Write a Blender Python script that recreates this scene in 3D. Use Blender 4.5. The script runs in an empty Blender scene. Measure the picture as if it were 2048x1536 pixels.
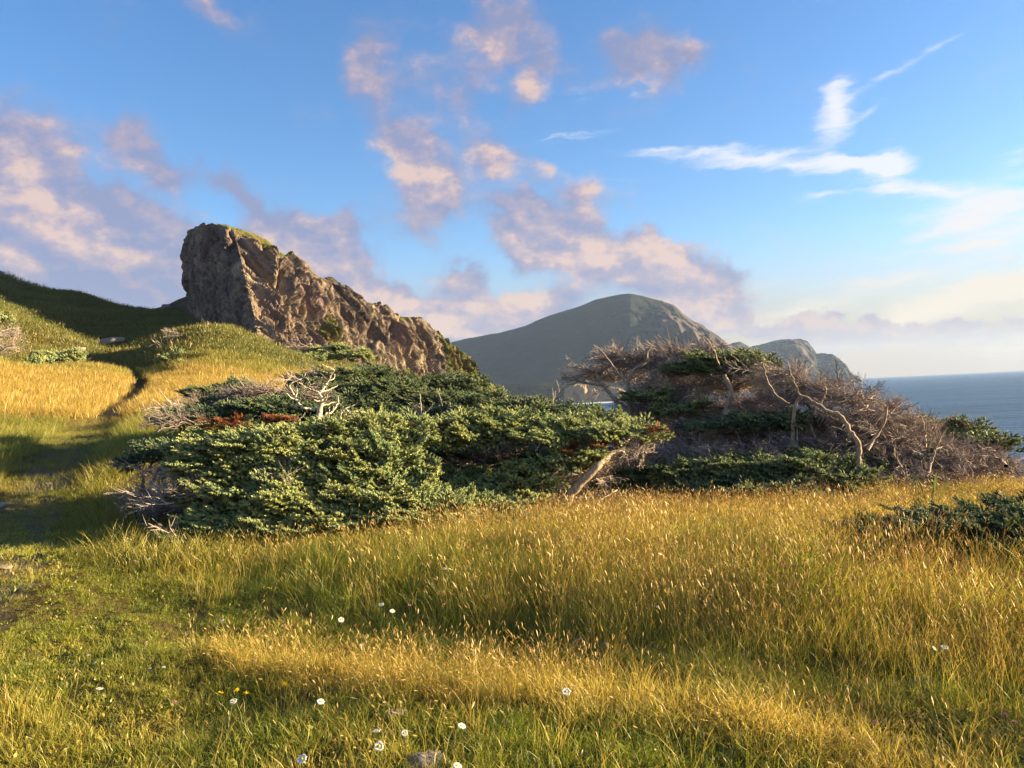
import bpy, math, random
import numpy as np
from mathutils import Vector, Matrix
R = math.radians
rng = np.random.default_rng(7)
random.seed(7)
scene = bpy.context.scene
col = scene.collection

# ------------------------------------------------------------------ camera
FPX = 1530.0                      # focal length for a frame 2048 wide
CAMZ = 1.55
PITCH, ROLL = R(0.66), R(2.7)
_f = np.array([0, math.cos(PITCH), math.sin(PITCH)])
_r0 = np.array([1.0, 0, 0]); _u0 = np.array([0, -math.sin(PITCH), math.cos(PITCH)])
_r = math.cos(ROLL)*_r0 - math.sin(ROLL)*_u0
_u = math.sin(ROLL)*_r0 + math.cos(ROLL)*_u0
cam_d = bpy.data.cameras.new('camera'); cam = bpy.data.objects.new('camera', cam_d); col.objects.link(cam)
cam_d.sensor_width = 36; cam_d.lens = 36*FPX/2048; cam_d.clip_start = 0.05; cam_d.clip_end = 40000
m = Matrix(((_r[0], _u[0], -_f[0], 0), (_r[1], _u[1], -_f[1], 0), (_r[2], _u[2], -_f[2], CAMZ), (0, 0, 0, 1)))
cam.matrix_world = m
scene.camera = cam

# ------------------------------------------------------------------ light
SUN_EL, SUN_AZ = 10.8, 85.0       # azimuth clockwise from +Y (the view), so the sun stands to the right
sd = bpy.data.lights.new('sun', 'SUN'); so = bpy.data.objects.new('sun', sd); col.objects.link(so)
sd.energy = 5.0; sd.angle = R(0.5); sd.color = (1.0, 0.77, 0.43)
sdir = Vector((math.sin(R(SUN_AZ))*math.cos(R(SUN_EL)), math.cos(R(SUN_AZ))*math.cos(R(SUN_EL)), math.sin(R(SUN_EL))))
so.rotation_euler = sdir.to_track_quat('Z', 'Y').to_euler()
so.location = (60, 0, 60)
scene.view_settings.view_transform = 'Standard'; scene.view_settings.look = 'None'
scene.view_settings.gamma = 1; scene.view_settings.use_curve_mapping = False
scene.view_settings.exposure = 2.4
scene.cycles.use_denoising = True
scene.cycles.max_bounces = 6; scene.cycles.diffuse_bounces = 3; scene.cycles.glossy_bounces = 2
scene.cycles.transmission_bounces = 4; scene.cycles.transparent_max_bounces = 8; scene.cycles.volume_bounces = 1
scene.cycles.caustics_reflective = False; scene.cycles.caustics_refractive = False

# ------------------------------------------------------------------ node helper
class NT:
    def __init__(s, tree): s.t = tree; s.n = tree.nodes; s.l = tree.links
    def new(s, typ, **kw):
        n = s.n.new(typ)
        for k, v in kw.items(): setattr(n, k, v)
        return n
    def put(s, sock, v):
        if v is None: return
        if hasattr(v, 'is_output') or isinstance(v, bpy.types.NodeSocket): s.l.new(v, sock)
        else: sock.default_value = v
    def math(s, op, a, b=None, c=None, clamp=False):
        n = s.new('ShaderNodeMath', operation=op, use_clamp=clamp)
        s.put(n.inputs[0], a); s.put(n.inputs[1], b); s.put(n.inputs[2], c)
        return n.outputs[0]
    def vmath(s, op, a, b=None, scale=None):
        n = s.new('ShaderNodeVectorMath', operation=op)
        s.put(n.inputs[0], a); s.put(n.inputs[1], b)
        if scale is not None: s.put(n.inputs['Scale'], scale)
        return n.outputs[1] if op in ('LENGTH', 'DOT_PRODUCT', 'DISTANCE') else n.outputs[0]
    def mix(s, f, a, b, blend='MIX'):
        n = s.new('ShaderNodeMix', data_type='RGBA', blend_type=blend)
        s.put(n.inputs[0], f); s.put(n.inputs[6], a); s.put(n.inputs[7], b)
        return n.outputs[2]
    def ramp(s, f, stops, interp='LINEAR'):
        n = s.new('ShaderNodeValToRGB'); e = n.color_ramp.elements; n.color_ramp.interpolation = interp
        while len(e) < len(stops): e.new(0.5)
        for k, (p, c) in enumerate(stops):
            e[k].position = p; e[k].color = c if len(c) == 4 else (*c, 1)
        s.put(n.inputs[0], f)
        return n.outputs[0]
    def noise(s, vec, scale, detail=4, rough=0.55, dist=0.0, out=0, lac=2.0):
        n = s.new('ShaderNodeTexNoise')
        s.put(n.inputs['Vector'], vec); s.put(n.inputs['Scale'], scale); n.inputs['Detail'].default_value = detail
        n.inputs['Roughness'].default_value = rough; n.inputs['Distortion'].default_value = dist; n.inputs['Lacunarity'].default_value = lac
        return n.outputs[out]
    def maprange(s, v, a, b, c=0.0, d=1.0, smooth=False):
        n = s.new('ShaderNodeMapRange'); n.clamp = True
        if smooth: n.interpolation_type = 'SMOOTHSTEP'
        s.put(n.inputs[0], v)
        for k, x in zip((1, 2, 3, 4), (a, b, c, d)): s.put(n.inputs[k], x)
        return n.outputs[0]
    def mapping(s, vec, loc=(0, 0, 0), rot=(0, 0, 0), sc=(1, 1, 1), typ='POINT'):
        n = s.new('ShaderNodeMapping', vector_type=typ)
        s.put(n.inputs[0], vec); n.inputs[1].default_value = loc; n.inputs[2].default_value = rot; n.inputs[3].default_value = sc
        return n.outputs[0]
    def attr(s, name, typ='GEOMETRY', out='Fac'):
        n = s.new('ShaderNodeAttribute', attribute_type=typ, attribute_name=name); return n.outputs[out]

def C(*c): return (c[0], c[1], c[2], 1.0)

# ------------------------------------------------------------------ sky (world)
def pix_azel(px, py):
    d = _f + _r*(px-1024)/FPX + _u*(768-py)/FPX
    return math.atan2(d[0], d[1]), math.atan2(d[2], math.hypot(d[0], d[1]))

world = bpy.data.worlds.new('World'); scene.world = world; world.use_nodes = True
wt = NT(world.node_tree); wt.n.clear()
sky = wt.new('ShaderNodeTexSky'); sky.sky_type = 'NISHITA'; sky.sun_disc = False
sky.sun_elevation = R(SUN_EL); sky.sun_rotation = R(SUN_AZ)
sky.altitude = 0; sky.air_density = 1.0; sky.dust_density = 0.7; sky.ozone_density = 2.2
geo = wt.new('ShaderNodeTexCoord'); D = geo.outputs['Generated']
sep = wt.new('ShaderNodeSeparateXYZ'); wt.l.new(D, sep.inputs[0])
az = wt.math('ARCTAN2', sep.outputs[0], sep.outputs[1])
el = wt.math('ARCSINE', sep.outputs[2])
comb = wt.new('ShaderNodeCombineXYZ'); wt.l.new(az, comb.inputs[0]); wt.l.new(el, comb.inputs[1])
AE = comb.outputs[0]
# domain warp so that no cloud edge is an ellipse
w1 = wt.noise(D, 6.0, 5, 0.6, out=1); w1 = wt.vmath('SUBTRACT', w1, (0.5, 0.5, 0.5)); w1 = wt.vmath('SCALE', w1, scale=0.17)
w2 = wt.noise(D, 26.0, 5, 0.62, out=1); w2 = wt.vmath('SUBTRACT', w2, (0.5, 0.5, 0.5)); w2 = wt.vmath('SCALE', w2, scale=0.045)
AEc = wt.vmath('ADD', wt.vmath('ADD', AE, w1), w2)
w3 = wt.noise(D, 9.0, 3, 0.55, out=1); w3 = wt.vmath('SUBTRACT', w3, (0.5, 0.5, 0.5)); w3 = wt.vmath('SCALE', w3, scale=0.016)
w4 = wt.noise(wt.mapping(D, sc=(1, 1, 2)), 40.0, 4, 0.6, out=1); w4 = wt.vmath('SUBTRACT', w4, (0.5, 0.5, 0.5)); w4 = wt.vmath('SCALE', w4, scale=0.016)
AEs = wt.vmath('ADD', wt.vmath('ADD', AE, w3), w4)
AEs = wt.mapping(AEs, sc=(1, 1, 0))
AEc = wt.mapping(AEc, sc=(1, 1, 0))

def blob(src, px, py, hw, hh, rot, wgt):
    a, e = pix_azel(px, py)
    # angular half sizes; the photograph's roll is added to the tilt
    v = wt.mapping(src, (a, e, 0), (0, 0, R(rot)+0.0), (hw/FPX, hh/FPX, 1), 'TEXTURE')
    g = wt.new('ShaderNodeTexGradient', gradient_type='QUADRATIC_SPHERE'); wt.l.new(v, g.inputs[0])
    return wt.math('MULTIPLY', g.outputs['Fac'], wgt)
def total(lst):
    s = lst[0]
    for x in lst[1:]: s = wt.math('ADD', s, x)
    return s
# (px, py, half width, half height, tilt, weight)
CUM = [(40,330,190,190,-20,1.7),(110,430,200,120,-25,1.7),(230,540,300,170,-20,1.5),(60,560,220,140,0,1.2),(250,280,90,80,-30,.9),
       (330,350,130,70,-30,.75),(460,380,150,60,-20,.7),(560,420,130,50,-15,.55),(640,500,200,110,-25,1.7),(720,570,170,100,-20,1.4),
       (840,620,260,80,-5,1.7),(560,560,160,120,0,1.8),(1020,620,280,90,0,1.6),(700,640,260,80,0,1.6),(300,470,180,110,-15,1.5),(60,430,160,160,-10,1.6),(920,550,130,50,-8,1.1),
       (775,110,110,130,-10,1.3),(985,70,150,110,15,1.15),(1080,140,90,120,-20,.9),(1270,120,210,110,-5,1.3),(1400,110,70,70,0,.7),
       (815,265,110,110,-35,1.2),(850,380,110,140,-10,2.0),(980,300,120,90,-20,1.0),(700,430,100,90,-35,1.0),(1080,340,90,70,-20,.6),(1180,400,110,70,-10,.85),
       (1020,430,130,90,-25,1.5),(1120,480,190,110,-18,2.0),(1260,530,190,110,-18,2.2),(1370,590,150,110,-20,2.0),(1300,480,90,70,0,1.0),
       (450,20,160,70,-15,.6),(900,180,120,90,-40,.55),
       (1530,660,260,30,2,1.2),(1780,658,330,34,3,1.5),(2050,640,300,42,3,1.5),(1700,640,120,22,0,.7),
       (1400,650,150,36,0,1.1)]
CIR = [(1668,240,56,120,-14,1.5),(1665,200,40,60,-10,1.2),(1782,328,60,74,-35,2.4),(1700,322,110,24,-14,1.4),(1700,325,120,26,-12,1.2),
       (1500,318,260,32,-8,1.7),(1400,300,240,20,-5,1.1),(1590,335,150,26,-12,1.3),(1110,276,190,18,2,1.3),(1870,378,220,38,-14,1.9),(1980,410,220,80,5,.9),
       (1640,388,90,24,6,1.0),(1960,490,120,14,-3,1.5),(1850,465,260,18,10,.75),(1900,605,340,60,14,1.9),(2010,570,220,50,14,1.6),(1800,640,140,56,5,1.2),(1990,700,300,60,2,.7),(1700,590,200,30,12,.7),(1940,440,220,60,8,.8),
       (1800,138,220,13,20,.8),(1620,615,110,50,14,.7),(1490,640,170,38,0,1.7),(1780,555,260,26,5,.6),(2030,320,90,30,5,.8),
       (1275,185,50,22,-25,.8),(1165,190,50,24,-10,.5),(1740,220,90,16,32,.5),(1250,362,120,14,-6,.5),(2010,470,260,90,6,.45),(1480,590,90,16,-8,.5),
       (1550,560,500,60,2,.3),(1900,540,400,120,3,.25),(2048,400,300,200,5,.25)]
cum = total([blob(AEc, *b) for b in CUM])
cir = total([blob(AEs, *b) for b in CIR])
# the sky that the picture does not show goes on in the same way: broken cumulus and streaks
outside = wt.math('MAXIMUM', wt.maprange(wt.math('ABSOLUTE', az), 0.68, 0.95, 0, 1), wt.maprange(el, 0.56, 0.8, 0, 1))
away = wt.math('MULTIPLY', outside, wt.maprange(wt.noise(wt.mapping(D, sc=(1, 1, 2.4)), 2.2, 6, 0.6), 0.5, 0.68, 0, 1.3))
cum = wt.math('ADD', cum, wt.math('MULTIPLY', away, wt.maprange(el, -0.02, 0.05, 0.3, 1)))
dn = wt.noise(wt.mapping(D, sc=(1, 1, 1.5)), 13.0, 9, 0.62)
cdens = wt.math('MULTIPLY_ADD', wt.math('SUBTRACT', dn, 0.5), 0.95, cum)
calpha = wt.maprange(cdens, 0.02, 0.68, 0, 0.92, True)
bank = wt.math('MULTIPLY', wt.maprange(el, 0.0, 0.06, 0, 1), 1.0)
calpha = wt.math('MULTIPLY', calpha, bank)
sn = wt.noise(wt.mapping(AEs, rot=(0, 0, R(8)), sc=(6, 46, 1)), 1.0, 8, 0.7)
sn2 = wt.noise(wt.mapping(AEs, rot=(0, 0, R(-14)), sc=(9, 80, 1)), 1.0, 6, 0.65)
fib = wt.math('ADD', wt.math('MULTIPLY', wt.math('SUBTRACT', sn, 0.52), 4.4), wt.math('MULTIPLY', wt.math('SUBTRACT', sn2, 0.5), 1.2))
sdens = wt.math('MULTIPLY_ADD', wt.maprange(cir, 0.0, 0.35), fib, cir)
salpha = wt.maprange(sdens, 0.0, 1.75, 0, 0.9, True)
# colour of the sky behind: Nishita, brought to the photograph's clearer blue
skyc = sky.outputs[0]
hs = wt.new('ShaderNodeHueSaturation'); hs.inputs['Saturation'].default_value = 1.24; hs.inputs['Value'].default_value = 1.0
wt.l.new(skyc, hs.inputs['Color']); skyc0 = wt.mix(1.0, hs.outputs[0], (.80, .83, .98, 1), 'MULTIPLY')
# cloud colours (radiance in the sky's own units; warm where the low sun reaches, mauve grey away from it)
lit = wt.noise(wt.mapping(D, loc=(0.013, 0.0, 0.02), sc=(1, 1, 1.3)), 6.5, 4, 0.5)
dn2 = wt.noise(wt.mapping(wt.vmath('ADD', D, (0.012, 0.0, 0.012)), sc=(1, 1, 1.5)), 13.0, 9, 0.62)
slope = wt.math('MULTIPLY', wt.math('SUBTRACT', dn, dn2), 3.6)
k = wt.math('ADD', wt.math('ADD', wt.math('MULTIPLY', wt.math('SUBTRACT', lit, 0.5), 2.2), slope), wt.maprange(cdens, 0.3, 1.8, 0.22, 0.62))
k = wt.math('ADD', k, wt.maprange(az, -0.6, 0.3, -0.12, 0.12), clamp=True)
SKY_STRENGTH = 0.058
KD = 1.0/(SKY_STRENGTH*2**scene.view_settings.exposure)       # from display-linear to sky units
def disp(r, g, b, s=1.0): return tuple((((x/255)+.055)/1.055)**2.4*KD*s for x in (r, g, b)) + (1,)
ccol = wt.ramp(k, [(0.0, (0, 0, 0)), (0.5, (0, 0, 0)), (1.0, (0, 0, 0))])
cr = ccol.node.color_ramp
for e_, c_ in zip(cr.elements, (disp(144, 152, 190), disp(180, 168, 188), disp(234, 202, 188))): e_.color = c_
farw = wt.math('MULTIPLY', wt.maprange(az, 0.12, 0.45), wt.maprange(el, 0.14, 0.03))
ccol = wt.mix(wt.math('MULTIPLY', farw, 0.6), ccol, disp(172, 160, 165))
scol = wt.mix(wt.maprange(el, 0.05, 0.22), disp(246, 226, 196), disp(246, 247, 252))
skyc = wt.mix(wt.maprange(el, 0.20, 0.0, 0, .94, True), skyc0, disp(196, 164, 130))
c1 = wt.mix(salpha, skyc, scol)
c2 = wt.mix(calpha, c1, ccol)
bg = wt.new('ShaderNodeBackground'); bg.inputs['Strength'].default_value = SKY_STRENGTH
wt.l.new(c2, bg.inputs['Color'])
wo = wt.new('ShaderNodeOutputWorld'); wt.l.new(bg.outputs[0], wo.inputs['Surface'])

# ------------------------------------------------------------------ numeric helpers
def pdir(px, py): return _f + _r*(px-1024)/FPX + _u*(768-py)/FPX
CP = np.array([0, 0, CAMZ])
def P(px, py, r):
    """point of the place seen at (px, py) at horizontal distance r"""
    d = pdir(px, py); return CP + d/math.hypot(d[0], d[1])*r
def _hash(i, j, k, seed):
    h = (i.astype(np.int64)*374761393 + j.astype(np.int64)*668265263 + k.astype(np.int64)*2147483647 + seed*974634777) & 0xffffffff
    h = ((h ^ (h >> 13))*1274126177) & 0xffffffff
    h = ((h ^ (h >> 16))*2246822519) & 0xffffffff
    return ((h ^ (h >> 15)) & 0xffffff)/float(0xffffff)
def vnoise(p, seed=0):
    i = np.floor(p).astype(np.int64); f = p - i; f = f*f*(3-2*f)
    r = 0
    for dx in (0, 1):
        wx = f[:, 0] if dx else 1-f[:, 0]
        for dy in (0, 1):
            wy = f[:, 1] if dy else 1-f[:, 1]
            for dz in (0, 1):
                wz = f[:, 2] if dz else 1-f[:, 2]
                r = r + wx*wy*wz*_hash(i[:, 0]+dx, i[:, 1]+dy, i[:, 2]+dz, seed)
    return r*2-1
def fbm(p, oct=5, gain=0.5, lac=2.03, seed=0):
    a, s = 1.0, 0; q = p.copy()
    for o in range(oct):
        s = s + a*vnoise(q, seed+o*17); q = q*lac + 11.3; a *= gain
    return s
def fbm2(x, y, sc, oct=4, seed=0, gain=.5):
    return fbm(np.stack([x*sc, y*sc, np.full_like(x, 0.37)], 1), oct, gain, seed=seed)
def voronoi(p, seed=0):
    i = np.floor(p).astype(np.int64); f1 = np.full(len(p), 9.0); f2 = f1.copy(); cid = np.zeros(len(p)); rel = np.zeros((len(p), 3))
    for dx in (-1, 0, 1):
        for dy in (-1, 0, 1):
            for dz in (-1, 0, 1):
                c = i + np.array([dx, dy, dz])
                q = c + np.stack([_hash(c[:, 0], c[:, 1], c[:, 2], seed+s) for s in (1, 2, 3)], 1)
                d = np.linalg.norm(q-p, axis=1); rid = _hash(c[:, 0], c[:, 1], c[:, 2], seed+9)
                near = d < f1
                f2 = np.where(near, f1, np.minimum(f2, d)); cid = np.where(near, rid, cid); rel = np.where(near[:, None], p-q, rel); f1 = np.where(near, d, f1)
    return f1, f2, cid, rel
def sstep(x, a, b):
    t = np.clip((x-a)/(b-a), 0, 1); return t*t*(3-2*t)

def mk(name, V, F, mats, parent=None, smooth=True, mi=None, attrs=None, kind=None):
    """one mesh object; F is an (n,3) or (n,4) integer array, or a list of such arrays"""
    V = np.asarray(V, dtype=np.float32); Fs = F if isinstance(F, (list, tuple)) else [F]
    me = bpy.data.meshes.new(name)
    me.vertices.add(len(V)); me.vertices.foreach_set('co', V.ravel())
    idx = np.concatenate([np.asarray(f).ravel() for f in Fs]).astype(np.int32)
    sizes = np.concatenate([np.full(len(f), np.asarray(f).shape[1], np.int32) for f in Fs])
    me.loops.add(len(idx)); me.loops.foreach_set('vertex_index', idx)
    me.polygons.add(len(sizes)); me.polygons.foreach_set('loop_start', np.concatenate([[0], np.cumsum(sizes)[:-1]]).astype(np.int32))
    me.polygons.foreach_set('use_smooth', np.full(len(sizes), bool(smooth)))
    if mi is not None: me.polygons.foreach_set('material_index', np.asarray(mi, np.int32))
    for m_ in (mats if isinstance(mats, (list, tuple)) else [mats]): me.materials.append(m_)
    for an, av in (attrs or {}).items():
        at = me.attributes.new(an, 'FLOAT', 'POINT'); at.data.foreach_set('value', np.asarray(av, np.float32))
    me.update(calc_edges=True)
    o = bpy.data.objects.new(name, me); col.objects.link(o)
    if parent is not None: o.parent = parent
    if kind: o['kind'] = kind
    return o
def grid_faces(nu, nv, flip=False):
    a = np.arange(nu*nv).reshape(nu, nv)
    q = np.stack([a[:-1, :-1], a[1:, :-1], a[1:, 1:], a[:-1, 1:]], -1).reshape(-1, 4)
    return q[:, ::-1] if flip else q
def thing(name, loc, label, cat, group=None):
    o = bpy.data.objects.new(name, None); col.objects.link(o); o.location = loc; o.empty_display_size = .1
    o['label'] = label; o['category'] = cat
    if group: o['group'] = group
    return o
def tag(o, label=None, cat=None, group=None, kind=None):
    for k_, v_ in (('label', label), ('category', cat), ('group', group), ('kind', kind)):
        if v_: o[k_] = v_
    return o

# ------------------------------------------------------------------ the lie of the land
SEA = -14.0
_cp = []     # (theta, r, z)
def gp(px, py, r, dz=0.0):
    p = P(px, py, r); _cp.append((math.atan2(p[0], p[1]), r, p[2]+dz))
def gz(deg, r, z): _cp.append((R(deg), r, z))
for t in range(-180, 180, 30):
    gz(t, 0.6, 0); gz(t, 2.0, 0.0)
for t in (-45, -30, -15, 0, 15, 30, 45):
    gz(t, 3.2, 0.0); gz(t, 4.1, -0.02)
for t, z in ((-45, .05), (-30, -.02), (-15, -.09), (0, -.13), (15, -.13), (30, -.1), (45, -.1)): gz(t, 5.0, z)
for t, z in ((-45, .05), (-30, .05), (-15, .04), (0, .03), (15, .06), (30, .08), (45, .1)): gz(t, 6.6, z)
for t, z in ((-30, .1), (-15, 0), (0, -.02), (15, 0), (30, 0), (45, -.1)): gz(t, 9.5, z)
gz(35, 12.5, -.15); gz(25, 12.5, -.1); gz(12, 13, -.1); gz(0, 13, 0); gz(-12, 13, .2)
gz(38, 16, -1.0); gz(28, 17, -1.0); gz(15, 18, -.6); gz(5, 20, -.4); gz(-5, 20, .1); gz(-14, 20, .5)
gz(40, 24, -6); gz(28, 26, -6); gz(15, 28, -5); gz(5, 32, -4); gz(-3, 32, -1.2); gz(-10, 34, .8)
gz(45, 40, -14); gz(30, 44, -15); gz(15, 50, -15); gz(5, 62, -15); gz(0, 90, -10); gz(-2, 70, -3.0); gz(-5, 60, .5); gz(-9, 60, 2.6); gz(-6, 100, 2.0)
for t in (60, 90, 120, 150): gz(t, 9, -.2); gz(t, 22, -3); gz(t, 60, -15); gz(t, 200, -17); gz(t, 1500, -17)
for t in (180, -150, -120, -90, -60): gz(t, 9, .1); gz(t, 25, .8); gz(t, 70, 5); gz(t, 200, 14); gz(t, 1500, 25)
gp(100, 1100, 8.5); gp(100, 960, 15); gp(150, 872, 28); gp(0, 880, 24); gp(300, 850, 28)
gp(230, 795, 45); gp(280, 762, 56); gp(100, 828, 35); gp(400, 800, 40); gp(100, 745, 56); gp(0, 745, 54); gp(200, 742, 57); gp(400, 755, 54)
gp(500, 762, 54); gp(600, 742, 60); gp(560, 712, 66); gp(510, 700, 70); gp(450, 668, 72); gp(390, 662, 71); gp(345, 680, 70); gp(335, 700, 66); gp(380, 730, 58)
gp(60, 682, 82); gp(0, 625, 91); gp(120, 676, 84); gp(200, 722, 76); gp(250, 728, 74); gp(290, 712, 74); gp(280, 748, 62)
gp(200, 696, 85); gp(100, 645, 92); gp(0, 612, 96); gp(30, 573, 108); gp(90, 580, 110); gp(150, 584, 112); gp(200, 608, 113); gp(270, 640, 98); gp(340, 645, 92); gp(345, 628, 112); gp(280, 616, 116); gp(240, 608, 116)
gp(0, 550, 109); gp(-120, 510, 112); gp(-250, 560, 90); gp(-200, 700, 60); gp(-200, 800, 35)
gp(460, 674, 88, 0); gp(560, 722, 76, -.3); gp(640, 735, 80, -.3); gp(720, 752, 88, -.6); gp(860, 768, 106, -1); gp(985, 785, 128, -1.5); gp(1040, 800, 150, -8)
gp(365, 612, 130, 1); gp(520, 640, 130, 0)
gz(-34, 130, 15); gz(-30, 130, 15); gz(-25, 132, 15); gz(-42, 130, 16); gz(-36, 160, 14); gz(-26, 160, 13); gz(-20, 220, 12); gz(-30, 220, 13); gz(-10, 220, 4); gz(0, 220, -14); gz(10, 220, -17); gz(20, 220, -17); gz(30, 220, -17); gz(45, 220, -17)
for t in (-40, -30, -20, -10, 0, 10, 20, 30, 45): gz(t, 700, -17); gz(t, 3000, -17)
_cp = np.array(_cp)
def _feat(t, r): return np.stack([np.sin(t)*1.6, np.cos(t)*1.6, np.log(r)*1.0], 1)
_A = _feat(_cp[:, 0], _cp[:, 1])
def _kern(a, b):
    d = np.linalg.norm(a[:, None]-b[None], axis=2); return d*d*np.log(d+1e-9)
_n = len(_A); _K = _kern(_A, _A) + np.eye(_n)*1e-4
_Pm = np.hstack([np.ones((_n, 1)), _A])
_M = np.block([[_K, _Pm], [_Pm.T, np.zeros((4, 4))]])
_sol = np.linalg.lstsq(_M, np.concatenate([np.arcsinh(_cp[:, 2]*1.5), np.zeros(4)]), rcond=None)[0]
def H(x, y, detail=True):
    x = np.atleast_1d(np.asarray(x, float)); y = np.atleast_1d(np.asarray(y, float))
    r = np.maximum(np.hypot(x, y), .35); t = np.arctan2(x, y)
    out = np.empty_like(x)
    for s in range(0, len(x), 20000):
        sl = slice(s, s+20000)
        f = _feat(t[sl], r[sl]); out[sl] = _kern(f, _A) @ _sol[:_n] + np.hstack([np.ones((len(f), 1)), f]) @ _sol[_n:]
    z = np.sinh(out)/1.5
    if detail:
        b = 0.035*fbm2(x, y, 1.3, 3, 3) + 0.10*sstep(r, 5, 20)*fbm2(x, y, .35, 3, 5)
        b = b + sstep(r, 40, 90)*0.9*fbm2(x, y, .09, 4, 8) + sstep(r, 90, 200)*1.5*fbm2(x, y, .03, 4, 9)
        # tussocky hollows of the near turf
        b = b + 0.03*sstep(r, 1, 3)*(1-sstep(r, 12, 20))*np.maximum(fbm2(x, y, 3.1, 2, 12), -.2)
        # the step up from the trodden strip to the near turf
        z = z + b
    # seaward sector: everything past the bluff is under water
    td = np.degrees(t)
    coast = np.interp(td, [-180, -170, -8, 0, 6, 20, 60, 90, 150, 170, 180], [9e3, 9e3, 400, 150, 62, 52, 42, 50, 60, 200, 9e3])
    z = np.where(r > coast, np.minimum(z, -16.5), z)
    z = z + (-16.5-z)*sstep(r, coast*.82, coast)*(td > -9)
    return np.clip(z, -16.5, 60)
# ------------------------------------------------------------------ materials
def material(name):
    m_ = bpy.data.materials.new(name); m_.use_nodes = True; t = NT(m_.node_tree); t.n.clear()
    out = t.new('ShaderNodeOutputMaterial'); return m_, t, out
def principled(t, out, color, rough=0.8, bump=None, bdist=0.1, bstr=1.0, spec=0.3, **kw):
    b = t.new('ShaderNodeBsdfPrincipled'); t.put(b.inputs['Base Color'], color); t.put(b.inputs['Roughness'], rough)
    b.inputs['Specular IOR Level'].default_value = spec
    for k_, v_ in kw.items(): t.put(b.inputs[k_], v_)
    if bump is not None:
        n = t.new('ShaderNodeBump'); n.inputs['Strength'].default_value = bstr; n.inputs['Distance'].default_value = bdist
        t.put(n.inputs['Height'], bump); t.l.new(n.outputs[0], b.inputs['Normal'])
    if out is not None: t.l.new(b.outputs[0], out.inputs['Surface'])
    return b

def mat_ground():
    m_, t, out = material('turf_soil')
    p = t.new('ShaderNodeNewGeometry').outputs['Position']
    n1 = t.noise(p, 0.25, 4); n2 = t.noise(p, 3.0, 5, .65); n3 = t.noise(p, 22, 4, .7)
    near = t.mix(n2, C(.060, .052, .016), C(.085, .078, .018)); near = t.mix(t.maprange(n3, .45, .7), near, C(.055, .040, .020))
    gold = t.attr('gold')
    c = t.mix(gold, near, t.mix(n2, C(.22, .13, .035), C(.15, .115, .03)))
    hill = t.mix(t.maprange(n1, .35, .65), C(.050, .060, .018), C(.085, .080, .022)); hill = t.mix(t.maprange(n3, .45, .75), hill, C(.04, .045, .016))
    c = t.mix(t.attr('far'), c, hill)
    dirt = t.mix(n3, C(.13, .098, .068), C(.20, .155, .108))
    dirt = t.mix(t.maprange(n2, .52, .66), dirt, C(.07, .06, .03))
    c = t.mix(t.attr('dirt'), c, dirt)
    rock = t.mix(t.noise(p, .8, 6, .7), C(.12, .10, .085), C(.26, .21, .17))
    c = t.mix(t.math('MULTIPLY', t.attr('rock'), .7), c, rock)
    h = t.math('ADD', t.math('MULTIPLY', n2, .6), n3)
    principled(t, out, c, .95, h, .05, .9, .1); return m_
def mat_cliff():
    m_, t, out = material('cliff_rock')
    g = t.new('ShaderNodeNewGeometry'); p = g.outputs['Position']
    e1 = Vector((.594, -.09, -.80)).normalized(); e2 = Vector((.293, .95, .11)); e2 = (e2-e1*e1.dot(e2)).normalized(); e3 = e1.cross(e2)
    cb = t.new('ShaderNodeCombineXYZ')
    for k_, (e_, s_) in enumerate(((e1, .22), (e2, 1.5), (e3, 1.5))): t.l.new(t.math('MULTIPLY', t.vmath('DOT_PRODUCT', p, tuple(e_)), s_), cb.inputs[k_])
    q = t.vmath('ADD', cb.outputs[0], t.vmath('SCALE', t.noise(p, .35, 3, out=1), scale=1.1))
    big = t.noise(q, .22, 6, .62); med = t.noise(q, 1.1, 7, .68); fine = t.noise(p, 5.0, 5, .7)
    c = t.ramp(t.math('MULTIPLY_ADD', t.math('SUBTRACT', med, .5), .9, big), [(.30, (.055, .045, .042)), (.45, (.12, .092, .076)), (.56, (.20, .152, .112)), (.68, (.285, .22, .15)), (.8, (.36, .30, .21))])
    c = t.mix(t.maprange(t.noise(p, .16, 4), .53, .66), c, t.mix(med, C(.10, .060, .056), C(.16, .108, .10)))          # reddish purple beds
    c = t.mix(t.maprange(fine, .5, .75, 0, .55), c, C(.10, .085, .075))
    lich = t.math('MULTIPLY', t.maprange(t.noise(p, 2.4, 4, .7), .56, .68), t.maprange(t.noise(p, .3, 2), .45, .6))
    c = t.mix(t.math('MULTIPLY', lich, .6), c, C(.33, .30, .14))
    green = t.math('ADD', t.attr('grass'), t.math('MULTIPLY', t.math('SUBTRACT', fine, .5), 1.2))
    green = t.maprange(green, .42, .62)
    heath = t.mix(t.maprange(t.noise(p, .35, 4), .42, .6), C(.10, .11, .022), C(.13, .075, .038)); heath = t.mix(fine, heath, C(.055, .062, .016))
    c = t.mix(green, c, heath)
    h = t.math('ADD', t.math('MULTIPLY', med, 1.1), t.math('MULTIPLY', fine, .25))
    principled(t, out, c, .9, h, .16, .9, .15); return m_
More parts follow.
